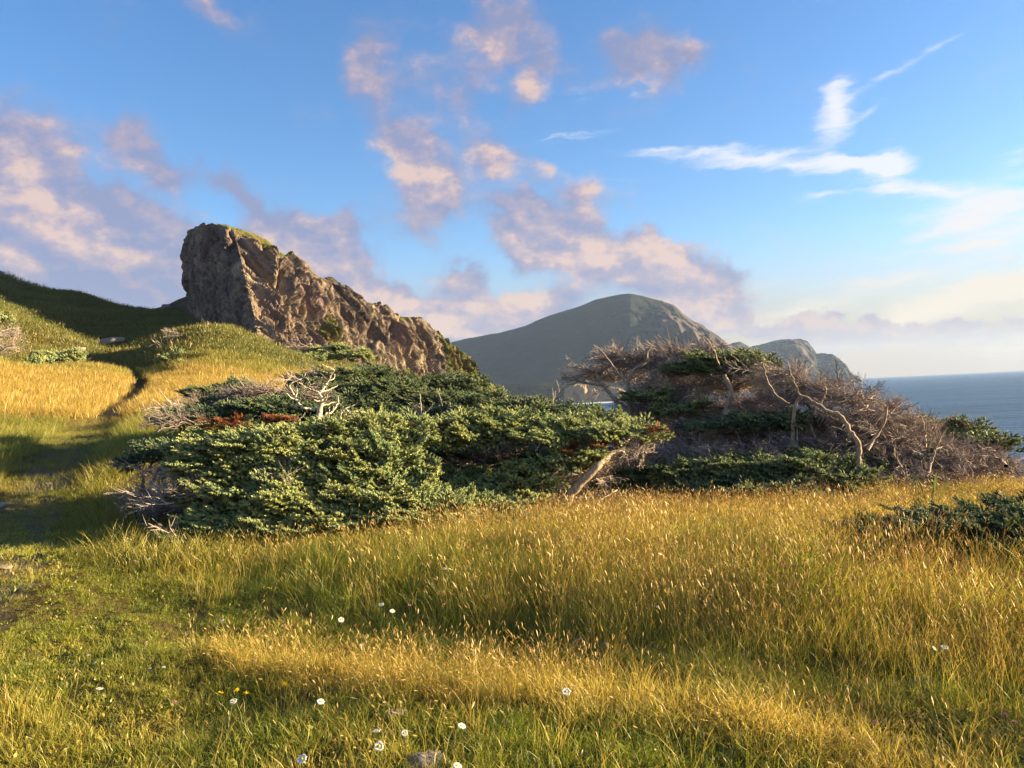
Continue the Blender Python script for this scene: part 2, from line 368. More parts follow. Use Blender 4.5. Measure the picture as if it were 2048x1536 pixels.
def mat_mountain():
    m_, t, out = material('mountain_heath')
    g = t.new('ShaderNodeNewGeometry'); p = g.outputs['Position']
    n1 = t.noise(p, .006, 6, .62); n2 = t.noise(t.mapping(p, sc=(1, 1, .5)), .03, 7, .7)
    turf = t.mix(t.maprange(n1, .4, .62), C(.008, .014, .007), C(.018, .021, .010)); turf = t.mix(t.maprange(n2, .5, .72), turf, C(.005, .008, .005))
    rock = t.mix(t.maprange(n2, .35, .65), C(.018, .014, .014), C(.095, .070, .058))
    f = t.math('ADD', t.attr('rock'), t.math('MULTIPLY', t.math('SUBTRACT', n2, .5), 1.1))
    c = t.mix(t.maprange(f, .38, .62), turf, rock)
    c = t.mix(t.attr('sand'), c, t.mix(n2, C(.30, .19, .10), C(.40, .27, .15)))
    principled(t, out, c, .95, t.math('MULTIPLY', n2, 1.0), 9.0, .8, .1); return m_
def mat_sea():
    m_, t, out = material('sea_water')
    p = t.new('ShaderNodeNewGeometry').outputs['Position']
    cd = t.vmath('LENGTH', p)
    a = t.noise(t.mapping(p, rot=(0, 0, R(20)), sc=(.5, 1.5, 1)), .16, 6, .62); b_ = t.noise(t.mapping(p, rot=(0, 0, R(-15)), sc=(.7, 1.6, 1)), .9, 4, .6)
    w = t.noise(t.mapping(p, rot=(0, 0, R(10)), sc=(.35, 1.6, 1)), .022, 5, .6)
    h = t.math('ADD', t.math('MULTIPLY', a, 2.0), t.math('MULTIPLY', b_, .35)); h = t.math('ADD', h, t.math('MULTIPLY', w, 4.0))
    c = t.mix(t.maprange(w, .35, .65), C(.006, .045, .105), C(.014, .080, .165))
    bs = principled(t, out, c, .34, h, 3.0, .8, .28); bs.inputs['IOR'].default_value = 1.33; return m_
def mat_foam():
    m_, t, out = material('surf_foam')
    p = t.new('ShaderNodeNewGeometry').outputs['Position']
    principled(t, out, t.mix(t.noise(p, .2, 5), C(.45, .5, .52), C(.8, .8, .8)), .6); return m_

M_ground, M_cliff, M_mount, M_sea, M_foam = mat_ground(), mat_cliff(), mat_mountain(), mat_sea(), mat_foam()

# ------------------------------------------------------------------ ground sheet (log-polar round the viewpoint)
def path_line():
    pts = [(-320, 1230, 6.3), (-90, 1150, 7.4), (10, 1060, 9.5), (50, 990, 12.5), (120, 925, 18), (165, 880, 25), (215, 830, 34), (262, 795, 44), (285, 768, 53), (268, 745, 60), (250, 722, 66), (262, 700, 73)]
    return np.array([P(a, b, r)[:2] for a, b, r in pts])
PATH = path_line(); PATHW = np.array([.65, .62, .48, .42, .45, .6, .8, .9, .9, .8, .9, .9])
def path_dist(x, y):
    best = np.full_like(x, 1e9)
    for i in range(len(PATH)-1):
        a, b = PATH[i], PATH[i+1]; ab = b-a
        t_ = np.clip(((x-a[0])*ab[0]+(y-a[1])*ab[1])/(ab@ab), 0, 1)
        w_ = PATHW[i]*(1-t_)+PATHW[i+1]*t_
        best = np.minimum(best, np.hypot(x-a[0]-t_*ab[0], y-a[1]-t_*ab[1])/w_)
    return best
def gold_field(x, y):
    """where the meadow has gone to straw"""
    r = np.hypot(x, y); t = np.degrees(np.arctan2(x, y))
    n = fbm2(x, y, .25, 3, 21)
    strip = sstep(r, 31, 35)*(1-sstep(r, 56, 61))*(1-sstep(t, -17, -13))
    band = sstep(r, 4.6, 6)*(1-sstep(r, 15, 20))*(.35+.45*sstep(t, -8, 18))
    return np.clip(strip*(1.0+.3*n)+band+.35*n*(1-strip), 0, 1)
def build_ground():
    nt, nr = 600, 430
    th = np.concatenate([np.linspace(-math.pi, -.85, 60, endpoint=False), np.linspace(-.85, .85, 520, endpoint=False), np.linspace(.85, math.pi, 61)])
    nt = len(th)
    rr = np.concatenate([[0.05], np.exp(np.linspace(math.log(.5), math.log(320), nr-40)), np.exp(np.linspace(math.log(330), math.log(6000), 39))])
    T_, R_ = np.meshgrid(th, rr, indexing='ij'); x = (np.sin(T_)*R_).ravel(); y = (np.cos(T_)*R_).ravel()
    z = H(x, y)
    r = np.hypot(x, y); pd = path_dist(x, y)
    z = z - 0.10*(1-sstep(pd, .5, 1.6))*sstep(r, 4, 8) - .5*(1-sstep(pd, .6, 2.0))*sstep(r, 44, 54)
    dirt = (1-sstep(pd+.35*fbm2(x, y, 1.7, 3, 4), .5, 1.05))*(1-.72*sstep(r, 14, 22))
    n = fbm2(x, y, .12, 4, 33)
    rock = sstep(z+n*3, 19.5, 21.5)*sstep(r, 80, 100)*(x < -30)
    gold = gold_field(x, y)
    o = mk('ground', np.stack([x, y, z], 1), grid_faces(nt, len(rr)), M_ground, kind='structure',
           attrs={'dirt': dirt, 'rock': rock, 'gold': gold, 'far': sstep(r, 55, 64)})
    tag(o, 'green and straw coloured coastal turf rising to hills on the left'); return o
build_ground()

# ------------------------------------------------------------------ the great crag
def build_cliff():
    base = [(420, 600, 128), (364, 615, 104), (420, 652, 90), (480, 672, 81), (528, 690, 75), (600, 714, 79), (680, 728, 85), (760, 742, 94), (850, 754, 106), (930, 769, 119), (994, 776, 131), (1000, 780, 138)]
    top = [(398, 470, 122), (377, 463, 104), (408, 449, 99), (436, 447, 95), (466, 455, 93), (556, 498, 93), (636, 556, 99), (742, 604, 107), (846, 646, 115), (918, 702, 124), (985, 766, 132), (996, 776, 138)]
    s_key = np.array([0, .10, .19, .27, .34, .44, .54, .66, .79, .91, .99, 1.0])
    B = np.array([P(*b) for b in base]); T_ = np.array([P(*b) for b in top]); B[:, 2] -= 2.5
    nu, nv = 640, 230
    s = np.linspace(0, 1, nu)
    s = s + 0
    def interp(A): return np.stack([np.interp(s, s_key, A[:, k_]) for k_ in range(3)], 1)
    Bs, Ts = interp(B), interp(T_)
    # centre line used to close the back of the crag
    back = np.array([-9.0, 20.0, 0]); 
    nf = 170
    t = np.linspace(0, 1, nf)
    V = np.zeros((nu, nv, 3))
    w = t**1.15
    face = Bs[:, None]*(1-w[None, :, None]) + Ts[:, None]*w[None, :, None]
    zz = Bs[:, None, 2]*(1-t[None]) + Ts[:, None, 2]*t[None]
    face[..., 2] = zz
    V[:, :nf] = face
    tb = np.linspace(0, 1, nv-nf+1)[1:]
    Hh = (Ts[:, 2]-Bs[:, 2])[:, None]
    k_ = np.clip(Hh/20, .1, 1)
    backdir = np.array([-.80, .60, 0])      # the top slopes away to the landward side
    lw = 1-sstep(s, .30, .48)[:, None]
    bd = backdir[None]*(1-lw) + np.array([.12, 1.0, 0])[None]*lw
    V[:, nf:, :] = Ts[:, None] + bd[:, None, :]*(tb[None, :, None]*(16+14*lw[..., None])*k_[..., None])
    V[:, nf:, 2] = Ts[:, None, 2] + k_*(1.0*np.sin(tb*math.pi*.8)[None]) - (tb[None]**(2.4+2.5*lw))*Hh*1.05
    P3 = V.reshape(-1, 3).copy()
    # normals of the smooth form
    du = np.gradient(V, axis=0); dv = np.gradient(V, axis=1)
    N = np.cross(du, dv); N /= np.linalg.norm(N, axis=2, keepdims=True)+1e-9
    N = N.reshape(-1, 3)
    cen = P3.mean(0)
    # strata frame: beds run down towards the sea along the face
    e1 = np.array([.594, -.09, -.80]); e1 /= np.linalg.norm(e1)
    e2 = np.array([.293, .95, .11]); e2 -= e1*(e1@e2); e2 /= np.linalg.norm(e2); e3 = np.cross(e1, e2)
    q = np.stack([P3@e1, P3@e2, P3@e3], 1)
    warp = np.stack([fbm(P3*.18, 3, seed=40), fbm(P3*.18, 3, seed=50), fbm(P3*.18, 3, seed=60)], 1)
    qa = q*np.array([.050, .20, .16]) + warp*.30
    f1, f2, c1, ra = voronoi(qa, 1)
    qb = q*np.array([.13, .55, .40]) + warp*.45
    g1, g2, c2, rb = voronoi(qb, 21)
    qc = q*np.array([.35, 1.4, 1.0]) + warp*.5
    h1, h2, c3, rc = voronoi(qc, 31)
    def facet(c, r_, s_):
        u = np.stack([(c*17.13) % 1, (c*41.7) % 1, (c*93.9) % 1], 1)-.5
        return (r_*u).sum(1)*s_
    fa, fb, fc = facet(c1, ra, 1.0), facet(c2, rb, 1.0), facet(c3, rc, 1.0)
    S = np.repeat(s, nv); Tt = np.tile(np.concatenate([t, 1+tb]), nu)
    sea_side = sstep(S, .34, .38)
    d = (c1-.5)*(.5+.1*sea_side) + fa*(1.5+.3*sea_side) - .35*np.exp(-(f2-f1)/.04)
    d += (c2-.5)*(.22+.12*sea_side) + fb*(.6+.3*sea_side) - .22*np.exp(-(g2-g1)/.05)
    d += (c3-.5)*.12 + fc*.45 - .14*np.exp(-(h2-h1)/.07)
    d += .5*fbm(P3*.08, 3, seed=70) + .08*fbm(P3*1.3, 4, seed=80)
    rib = fbm(np.stack([q[:, 0]*.045, q[:, 1]*.30, q[:, 2]*.12], 1)+warp*.25, 4, seed=77)
    d += sea_side*1.35*(.8-2*np.abs(rib))
    rib2 = fbm(np.stack([q[:, 0]*.15, q[:, 1]*1.0, q[:, 2]*.4], 1)+warp*.45, 4, seed=78)
    d += (.10+.50*sea_side)*(.8-2*np.abs(rib2))
    rib3 = fbm(np.stack([q[:, 0]*.55, q[:, 1]*3.4, q[:, 2]*1.3], 1)+warp*1.2, 3, seed=79)
    d += .16*(.8-2*np.abs(rib3))
    d *= 1-.45*np.exp(-((Tt-1)/.10)**2)
    # gullies that cut down the seaward face
    for gs, sl, wd, dp in ((.505, .10, .008, 2.2), (.60, .12, .012, 3.4), (.69, .08, .006, 1.6), (.77, .06, .006, 1.5), (.84, .05, .006, 1.2), (.455, .09, .006, 1.4), (.73, .09, .005, 1.2), (.55, .11, .005, 1.2)):
        line = gs + sl*(.5-Tt) + .006*fbm(P3*.3, 3, seed=90)
        d -= dp*np.exp(-((S-line)/wd)**2)*sstep(Tt, .02, .2)*(1-sstep(Tt, .85, 1.15))
    fade = sstep(Tt, 0, .03)*(1-.8*sstep(Tt, 1.0, 1.10))
    endf = .25+.75*(1-sstep(S, .93, 1.0))
    amp = np.where(S < .34, .75, 1.0)
    P3 = P3 + N*(d*fade*endf*amp)[:, None]
    # grass: the cap, the slope at the seaward end, ledges
    nz = N[:, 2]
    g = sstep(Tt, .97, 1.03)*.8*sstep(S, .22, .30)
    g += 1.2*sstep(S, .80, .90)*sstep(Tt, .15, .45)
    g += .5*sstep(S, .80, .9)*sstep(Tt, .7, .95)
    g += .9*np.exp(-((S-.535)/.02)**2)*np.exp(-((Tt-.42)/.16)**2)
    g += .7*sstep(S, .56, .6)*(1-sstep(S, .66, .7))*(1-sstep(Tt, .10, .22))
    g += .18*sstep(nz, .3, .7)
    o = mk('rocky_crag', P3, grid_faces(nu, nv), M_cliff, smooth=False, attrs={'grass': g})
    tag(o, 'tall brown rock crag with a shaded left face and ribbed slabs running down to the sea', kind='structure')
    return o
build_cliff()

# ------------------------------------------------------------------ mountain, headland and far shore (real slopes, real distance)
def ridge_land(name, sil, Rr, Ff, label, rock_from, seed, back=500, nu=420, nv=130, foot_z=SEA-2, rib=1.0, shape=1.0):
    sil = np.array(sil, float); px = np.linspace(sil[0, 0], sil[-1, 0], nu); py = np.interp(px, sil[:, 0], sil[:, 1])
    Rd = np.interp(px, [a for a, _ in Rr], [b for _, b in Rr]); Fd = np.interp(px, [a for a, _ in Ff], [b for _, b in Ff])
    V = np.zeros((nu, nv, 3)); nf = int(nv*.75); tt = np.concatenate([np.linspace(0, 1, nf), 1+np.linspace(0, 1, nv-nf+1)[1:]])
    zr = np.zeros(nu)
    for i in range(nu):
        p = P(px[i], py[i], Rd[i]); d = p[:2]/Rd[i]; zr[i] = p[2]
        rad = np.where(tt <= 1, Fd[i]+(Rd[i]-Fd[i])*tt, Rd[i]+(tt-1)*back)
        V[i, :, 0] = d[0]*rad; V[i, :, 1] = d[1]*rad
    hh = np.maximum(zr-foot_z, .5)[:, None]
    t1 = np.clip(tt, 0, 1)[None]
    rr = sstep(px[:, None]+40*(1-t1), rock_from-170, rock_from+150)
    soft = (1-np.cos(t1*math.pi))/2*.55+.45*t1**1.3
    steep = t1**(.62*shape)
    prof = soft*(1-rr)+steep*rr
    prof = prof*np.where(tt <= 1, 1, 1-(tt-1)**1.3)[None]
    V[..., 2] = foot_z+hh*prof
    P3 = V.reshape(-1, 3); Tt = np.tile(tt, nu); Rk = rr.ravel()
    q = P3*np.array([.012, .012, .012])
    n = fbm(q, 5, seed=seed)
    ribs = 1-np.abs(fbm(np.stack([P3[:, 0]*.022, P3[:, 1]*.004, P3[:, 2]*.004], 1), 4, seed=seed+5))
    mid = np.sin(np.clip(Tt, 0, 1)*math.pi)**.6*np.where(Tt <= 1, 1, 0)
    n8 = fbm(P3*np.array([.03, .03, .03]), 4, seed=seed+30)
    off = mid*(n*(9+10*Rk)+n8*(2.5+7*Rk)) + Rk*mid*(ribs-.6)*46*rib
    d = P3[:, :2]/np.linalg.norm(P3[:, :2], axis=1, keepdims=True)
    P3[:, :2] -= d*(off*1.2)[:, None]*Rk[:, None]*2.2
    P3[:, 2] += off*.28*(1-Rk*.4)
    P3[:, 2] += np.exp(-((Tt-1)/.05)**2)*(1.0+1.6*Rk)*fbm(P3*.04, 4, seed=seed+9)
    sand = np.zeros(len(P3))
    rock = np.clip(Rk*.75 + .25*Rk*n, 0, 1)*(.55 if name == 'rocky_headland' else 1)
    o = mk(name, P3, grid_faces(nu, nv), M_mount, attrs={'rock': rock, 'sand': sand}); tag(o, label, kind='structure'); return o
ridge_land('mountain',
    [(560, 775), (700, 735), (850, 696), (910, 682), (960, 672), (1000, 665), (1050, 652), (1090, 634), (1150, 615), (1190, 600), (1215, 593), (1240, 589), (1262, 588), (1290, 594), (1325, 601), (1350, 611), (1366, 628), (1385, 641), (1405, 650), (1430, 667), (1452, 684), (1480, 703), (1500, 716), (1530, 728), (1560, 742), (1600, 757), (1660, 768), (1700, 772)],
    [(560, 1900), (1000, 1750), (1260, 1560), (1450, 1500), (1700, 1520)], [(560, 1150), (1000, 1120), (1260, 1080), (1450, 1180), (1700, 1380)],
    'broad dome shaped green mountain with grey cliffs falling to the sea', 1330, 3, back=700, nu=560, nv=170)
ridge_land('rocky_headland',
    [(1455, 700), (1462, 686), (1480, 683), (1500, 695), (1525, 688), (1550, 681), (1577, 677), (1600, 678), (1615, 683), (1625, 695), (1633, 707), (1650, 707), (1665, 709), (1680, 718), (1693, 731), (1703, 748), (1716, 756), (1722, 760)],
    [(1455, 2300), (1722, 2150)], [(1455, 1950), (1722, 2080)],
    'dark stepped headland beyond the mountain ending in the sea', 1440, 13, back=300, nu=260, nv=90, rib=.5, shape=.8)
ridge_land('far_shore',
    [(880, 775), (1000, 767), (1080, 765), (1120, 767), (1200, 769), (1262, 776), (1300, 782), (1330, 790)],
    [(880, 1010), (1330, 960)], [(880, 950), (1135, 915), (1330, 945)],
    'low grassy shelf with an ochre bluff above the cove', 2000, 23, back=260, nu=200, nv=60, rib=.3)
def bluff():
    px = np.linspace(1128, 1262, 160); topy = np.interp(px, [1128, 1150, 1200, 1240, 1262], [776, 768, 771, 776, 790]); boty = np.interp(px, [1128, 1262], [803, 797])
    nv = 30; V = np.zeros((len(px), nv, 3))
    for i in range(len(px)):
        b = P(px[i], boty[i], 905); tp = P(px[i], topy[i], 913); bk = P(px[i], topy[i]-1, 960)
        for j in range(nv):
            t = j/(nv-6); V[i, j] = b*(1-t)+tp*t if t <= 1 else tp+(bk-tp)*(t-1)*4
    P3 = V.reshape(-1, 3); n = fbm(P3*np.array([.12, .12, .05]), 4, seed=5)
    tt = np.tile(np.arange(nv)/(nv-6), len(px)); P3[:, 1] += n*6*(tt < 1); P3[:, 2] += n*1.0*(tt > .9)
    P3[:, 2] = np.where(tt == 0, SEA-1, P3[:, 2])
    s = (tt < 1.02)*1.0
    o = mk('sea_bluff', P3, grid_faces(len(px), nv), M_mount, attrs={'rock': 0*s, 'sand': s*.85})
    tag(o, 'small ochre sea bluff glowing in the sun at the foot of the mountain', kind='structure')
bluff()
def build_sea():
    th = np.linspace(-math.pi, math.pi, 181); rr = np.array([0, 20, 60, 200, 600, 1500, 3000, 6200.])
    T_, R_ = np.meshgrid(th, rr, indexing='ij'); V = np.stack([np.sin(T_)*R_, np.cos(T_)*R_, np.full_like(T_, SEA)], -1).reshape(-1, 3)
    o = mk('sea', V, grid_faces(len(th), len(rr)), M_sea, kind='structure'); tag(o, 'blue sea reaching the horizon')
build_sea()
def foam():
    ps = []
    for a, b, r0, r1 in ((1120, 1300, 820, 900), (1690, 1735, 2040, 2075)):
        px = np.linspace(a, b, 40); V = []
        for j, p_ in enumerate(px):
            d = pdir(p_, 780); d = d[:2]/np.linalg.norm(d[:2]); wob = 10*math.sin(j*.9)
            for r_ in (r0+wob, r1): V.append((d[0]*r_, d[1]*r_, SEA+.05))
        ps.append(np.array(V))
    V = np.concatenate(ps); f = grid_faces(40, 2); o = mk('surf', V, np.concatenate([f, f+80]), M_foam, kind='structure'); tag(o, 'pale surf line along the foot of the far shore')
foam()
# ------------------------------------------------------------------ air
def haze():
    x, y0, y1, z0, z1 = 6400, -6400, 6400, -18, 260
    V = [(-x, y0, z0), (x, y0, z0), (x, y1, z0), (-x, y1, z0), (-x, y0, z1), (x, y0, z1), (x, y1, z1), (-x, y1, z1)]
    F = [(0, 3, 2, 1), (4, 5, 6, 7), (0, 1, 5, 4), (1, 2, 6, 5), (2, 3, 7, 6), (3, 0, 4, 7)]
    m_, t, out = material('sea_air'); v = t.new('ShaderNodeVolumePrincipled'); v.inputs['Color'].default_value = C(.42, .58, .90); v.inputs['Density'].default_value = HAZE; v.inputs['Anisotropy'].default_value = .1
    t.l.new(v.outputs[0], out.inputs['Volume'])
    mk('haze', V, np.array(F), m_, smooth=False, kind='stuff')
HAZE = 0.95e-4
haze()
# ------------------------------------------------------------------ plants: materials
def mat_needles():
    m_, t, out = material('spruce_needles')
    tip = t.attr('tip'); rnd = t.attr('rnd', 'INSTANCER'); red = t.attr('red', 'INSTANCER')
    p = t.new('ShaderNodeNewGeometry').outputs['Position']
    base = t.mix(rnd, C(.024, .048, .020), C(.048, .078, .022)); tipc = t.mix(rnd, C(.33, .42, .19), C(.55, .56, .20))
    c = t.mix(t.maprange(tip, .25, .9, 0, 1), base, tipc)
    c = t.mix(t.attr('shade_tone', 'INSTANCER'), c, t.mix(t.maprange(tip, .3, 1), C(.018, .040, .024), C(.11, .17, .09)))  # bluish dark mix paints thicket shade into the needle colour, also greys the juniper
    c = t.mix(red, c, t.mix(rnd, C(.24, .060, .028), C(.30, .12, .045)))
    b = principled(t, None, c, .62, spec=.35)
    tr = t.new('ShaderNodeBsdfTranslucent'); t.put(tr.inputs[0], t.mix(.5, c, C(.16, .20, .04)))
    mx = t.new('ShaderNodeMixShader'); mx.inputs[0].default_value = .22; t.l.new(b.outputs[0], mx.inputs[1]); t.l.new(tr.outputs[0], mx.inputs[2]); t.l.new(mx.outputs[0], out.inputs[0])
    return m_
def mat_bark(name, a, b_, sc=30, vary=False):
    m_, t, out = material(name)
    p = t.new('ShaderNodeNewGeometry').outputs['Position']
    n = t.noise(t.mapping(p, sc=(1, 1, .35)), sc, 5, .65); n2 = t.noise(p, 2.0, 3)
    c = t.mix(t.maprange(n, .35, .65), C(*a), C(*b_)); c = t.mix(t.maprange(n2, .55, .75, 0, .5), c, C(a[0]*.5, a[1]*.5, a[2]*.45))
    if vary: rv = t.attr('rnd', 'INSTANCER'); c = t.mix(t.maprange(rv, .72, .95), c, C(.58, .49, .40)); c = t.mix(t.maprange(rv, .35, .05, 0, .75), c, C(.07, .05, .04))
    principled(t, out, c, .85, n, .01, .8, .2); return m_
M_needle = mat_needles()
M_twig = mat_bark('brown_twig', (.085, .055, .035), (.17, .115, .08))
M_dead = mat_bark('dead_twig', (.165, .13, .118), (.40, .32, .28), 9, True)
M_trunk = mat_bark('spruce_bark', (.20, .15, .11), (.42, .33, .235))
M_snag = mat_bark('bleached_wood', (.36, .29, .22), (.62, .53, .41), 22)

ORG = {}
_mk0 = mk
def mk(name, V, F, mats, parent=None, **kw):
    V = np.asarray(V, float)
    if parent is not None: V = V - np.array(ORG.get(parent.name, (0, 0, 0)))
    o = _mk0(name, V, F, mats, parent, **kw)
    if parent is not None: ORG[o.name] = ORG.get(parent.name, (0, 0, 0))
    return o
_thing0 = thing
def thing(name, loc, *a, **kw):
    o = _thing0(name, tuple(float(v) for v in loc), *a, **kw); ORG[o.name] = tuple(float(v) for v in loc); return o

def tube(pts, rad, sides=6, V=None, F=None, cap=True):
    pts = np.asarray(pts, float); n = len(pts); rad = np.broadcast_to(np.asarray(rad, float), (n,))
    tan = np.gradient(pts, axis=0); tan /= np.linalg.norm(tan, axis=1, keepdims=True)+1e-9
    ref = np.array([0.3, .2, 1.0]) if abs(tan[0] @ np.array([0, 0, 1.0])) < .8 else np.array([1.0, .3, 0])
    a = np.cross(tan, ref); a /= np.linalg.norm(a, axis=1, keepdims=True)+1e-9; b = np.cross(tan, a)
    an = np.arange(sides)/sides*2*math.pi
    v = pts[:, None]+rad[:, None, None]*(a[:, None]*np.cos(an)[None, :, None]+b[:, None]*np.sin(an)[None, :, None])
    v = v.reshape(-1, 3); i = np.arange(n-1)[:, None]*sides; j = np.arange(sides)[None]; k_ = (j+1) % sides
    f = np.stack([i+j, i+k_, i+sides+k_, i+sides+j], -1).reshape(-1, 4)
    return v, f
def merge(parts):
    V, F, o = [], [], 0
    for v, f in parts: V.append(v); F.append(np.asarray(f)+o); o += len(v)
    return np.concatenate(V), np.concatenate(F)
def smooth_line(pts, n=None, jit=0.0, seed=0):
    pts = np.asarray(pts, float); d = np.concatenate([[0], np.cumsum(np.linalg.norm(np.diff(pts, axis=0), axis=1))])
    n = n or max(4, len(pts)*4); s = np.linspace(0, d[-1], n); q = np.stack([np.interp(s, d, pts[:, k_]) for k_ in range(3)], 1)
    for _ in range(2): q[1:-1] = (q[:-2]+2*q[1:-1]+q[2:])/4
    if jit: 
        g = np.random.default_rng(seed); w = np.ones(n); w[0] = 0; q = q+g.normal(0, jit, (n, 3))*w[:, None]
    return q

# ---- spray templates -------------------------------------------------------
def tri_buf(): return dict(V=[], F=[], tip=[], mi=[], n=0)
def add_tris(b, V, F, tip, mi):
    b['V'].append(np.asarray(V, float)); b['F'].append(np.asarray(F)+b['n']); b['tip'].append(np.asarray(tip, float)); b['mi'].append(np.full(len(F), mi)); b['n'] += len(V)
def close(b): return dict(V=np.concatenate(b['V']), F=np.concatenate(b['F']), tip=np.concatenate(b['tip']), mi=np.concatenate(b['mi']))
def frame(d):
    d = d/np.linalg.norm(d); r_ = np.array([0, 0, 1.0]) if abs(d[2]) < .9 else np.array([1.0, 0, 0]); a = np.cross(d, r_); a /= np.linalg.norm(a); return d, a, np.cross(a, d)
def shoot(b, p, d, L, rad, nn, g, tip0=0.0):
    d, a, u = frame(d)
    ring = [p+d*L*.45+rad*.58*(a*math.cos(x)+u*math.sin(x)) for x in np.arange(3)/3*2*math.pi]
    add_tris(b, [p]+ring+[p+d*L], [(0, 1, 2), (0, 2, 3), (0, 3, 1), (4, 2, 1), (4, 3, 2), (4, 1, 3)], [tip0]+[.5+tip0*.5]*3+[1.0], 0)
    V, F, T = [], [], []
    for k_ in range(nn):
        t_ = (k_+.5)/nn*.92+.04; x = k_*2.4+g.random()*.8; o = a*math.cos(x)+u*math.sin(x)
        q = p+d*L*t_; side = np.cross(d, o)*rad*.26; n_ = len(V)
        V += [q+side, q-side, q+o*rad*(1.1-.45*t_)+d*rad*.75]; F.append((n_, n_+1, n_+2)); tt = tip0+(1-tip0)*t_; T += [tt*.8, tt*.8, min(1, tt+.25)]
    add_tris(b, V, F, T, 0)
def twig(b, p0, p1, r0, r1, mi=1, sides=3):
    d, a, u = frame(p1-p0); an = np.arange(sides)/sides*2*math.pi
    V = [p0+r0*(a*math.cos(x)+u*math.sin(x)) for x in an]+[p1+r1*(a*math.cos(x)+u*math.sin(x)) for x in an]; F = []
    for j in range(sides): k_ = (j+1) % sides; F += [(j, k_, sides+k_), (j, sides+k_, sides+j)]
    add_tris(b, V, F, [0]*len(V), mi)
def green_spray(seed, L=.36, sh=.088, rad=.024, nn=16, pairs=5):
    """a flat spruce spray: x forward, z up"""
    g = np.random.default_rng(seed); b = tri_buf(); ax = []
    for k_ in range(6):
        t_ = k_/5; ax.append(np.array([L*t_, .02*math.sin(t_*3+seed)*L*2, .10*L*t_*t_+.01*g.normal()]))
    for k_ in range(5): twig(b, ax[k_], ax[k_+1], .0042*(1-.14*k_), .0042*(1-.14*(k_+1)))
    at = lambda t_: np.array([np.interp(t_, np.linspace(0, 1, 6), [q[c] for q in ax]) for c in range(3)])
    shoot(b, at(.82), at(1.0)-at(.82)+np.array([.02, 0, .012]), sh*1.15, rad, nn, g, .2)
    for k_ in range(pairs):
        t_ = .12+.74*k_/(pairs-1)
        for s in (-1, 1):
            p = at(min(1, t_+.03*s)); sl = (1-t_)*L*.50*(.8+.4*g.random())
            d = np.array([.75, s*.85, .18+.25*g.normal()*.6]); d /= np.linalg.norm(d)
            if sl > .05:
                q = p+d*sl; twig(b, p, q, .0026, .0018)
                for h_ in ((.45, .8) if sl > .09 else (.5,)):
                    for s2 in (-1, 1):
                        dd = d+np.array([.3, s2*s*-.0, .2*g.random()])+s2*.75*np.cross(d, [0, 0, 1]); shoot(b, p+d*sl*h_, dd, sh*(.75+.3*g.random()), rad*.95, nn-2, g)
                shoot(b, q, d+np.array([.2, 0, .12]), sh, rad, nn, g, .15)
            else: shoot(b, p, d, sh*.9, rad*.95, nn-1, g)
    return close(b)
def far_spray(seed):
    g = np.random.default_rng(seed); b = tri_buf(); L = .34
    twig(b, np.zeros(3), np.array([L*.9, 0, .02]), .005, .003)
    for k_ in range(4):
        t_ = .15+.22*k_
        for s in (-1, 1):
            d = np.array([.8, s*(.8+.2*g.random()), .15+.3*g.random()]); d /= np.linalg.norm(d)
            shoot(b, np.array([L*t_, 0, .01]), d, (.08+.10*(1-t_))*(.8+.4*g.random()), .024, 5, g)
    shoot(b, np.array([L*.75, 0, .02]), np.array([1, 0, .2]), .11, .024, 5, g)
    return close(b)
def dead_fan(seed, L=.55, r=.0045, side=12, sub=3):
    g = np.random.default_rng(seed); b = tri_buf(); ax = [np.zeros(3)]
    d = np.array([1.0, 0, .05])
    for k_ in range(5):
        d = d+g.normal(0, .22, 3)*np.array([.3, 1, .6]); d /= np.linalg.norm(d); ax.append(ax[-1]+d*L/5)
    for k_ in range(5): twig(b, ax[k_], ax[k_+1], r*(1.25-.17*k_), r*(1.25-.17*(k_+1)))
    for k_ in range(side):
        t_ = .1+.88*k_/side; i = min(4, int(t_*5)); p = ax[i]+(ax[i+1]-ax[i])*(t_*5-i); s = 1 if k_ % 2 else -1
        d = np.array([.75+.3*g.random(), s*(.5+.6*g.random()), .30*g.normal()]); d /= np.linalg.norm(d); l = (.26*(1-t_)+.09)*L/.55*(.7+.6*g.random())
        q = p+d*l*.5; d2 = d+g.normal(0, .3, 3); d2 /= np.linalg.norm(d2); q2 = q+d2*l*.5
        twig(b, p, q, r*.62, r*.5); twig(b, q, q2, r*.5, r*.3)
        for h_ in range(sub):
            e = d+g.normal(0, .55, 3)*np.array([1, 1, .7]); e /= np.linalg.norm(e); w_ = p+(q2-p)*(.25+.7*h_/sub); ll = l*(.25+.35*g.random())
            a_ = np.cross(e, [.1, .2, 1]); a_ = a_/np.linalg.norm(a_)*r*.42
            add_tris(b, [w_+a_, w_-a_, w_+e*ll+np.array([0, 0, .01])], [(0, 1, 2)], [0, 0, 0], 1)
    return close(b)
G_NEAR = [green_spray(i) for i in range(7)]
G_MID = [green_spray(20+i, L=.36, sh=.095, rad=.026, nn=11, pairs=4) for i in range(5)]
D_FAN = [dead_fan(60+i, r=.0052) for i in range(7)]+[dead_fan(71, L=.75, r=.0085, side=10, sub=2)]
D_FAR = [dead_fan(80+i, L=.6, r=.0065, side=12, sub=2) for i in range(7)]+[dead_fan(91, L=.8, r=.010, side=10, sub=2)]

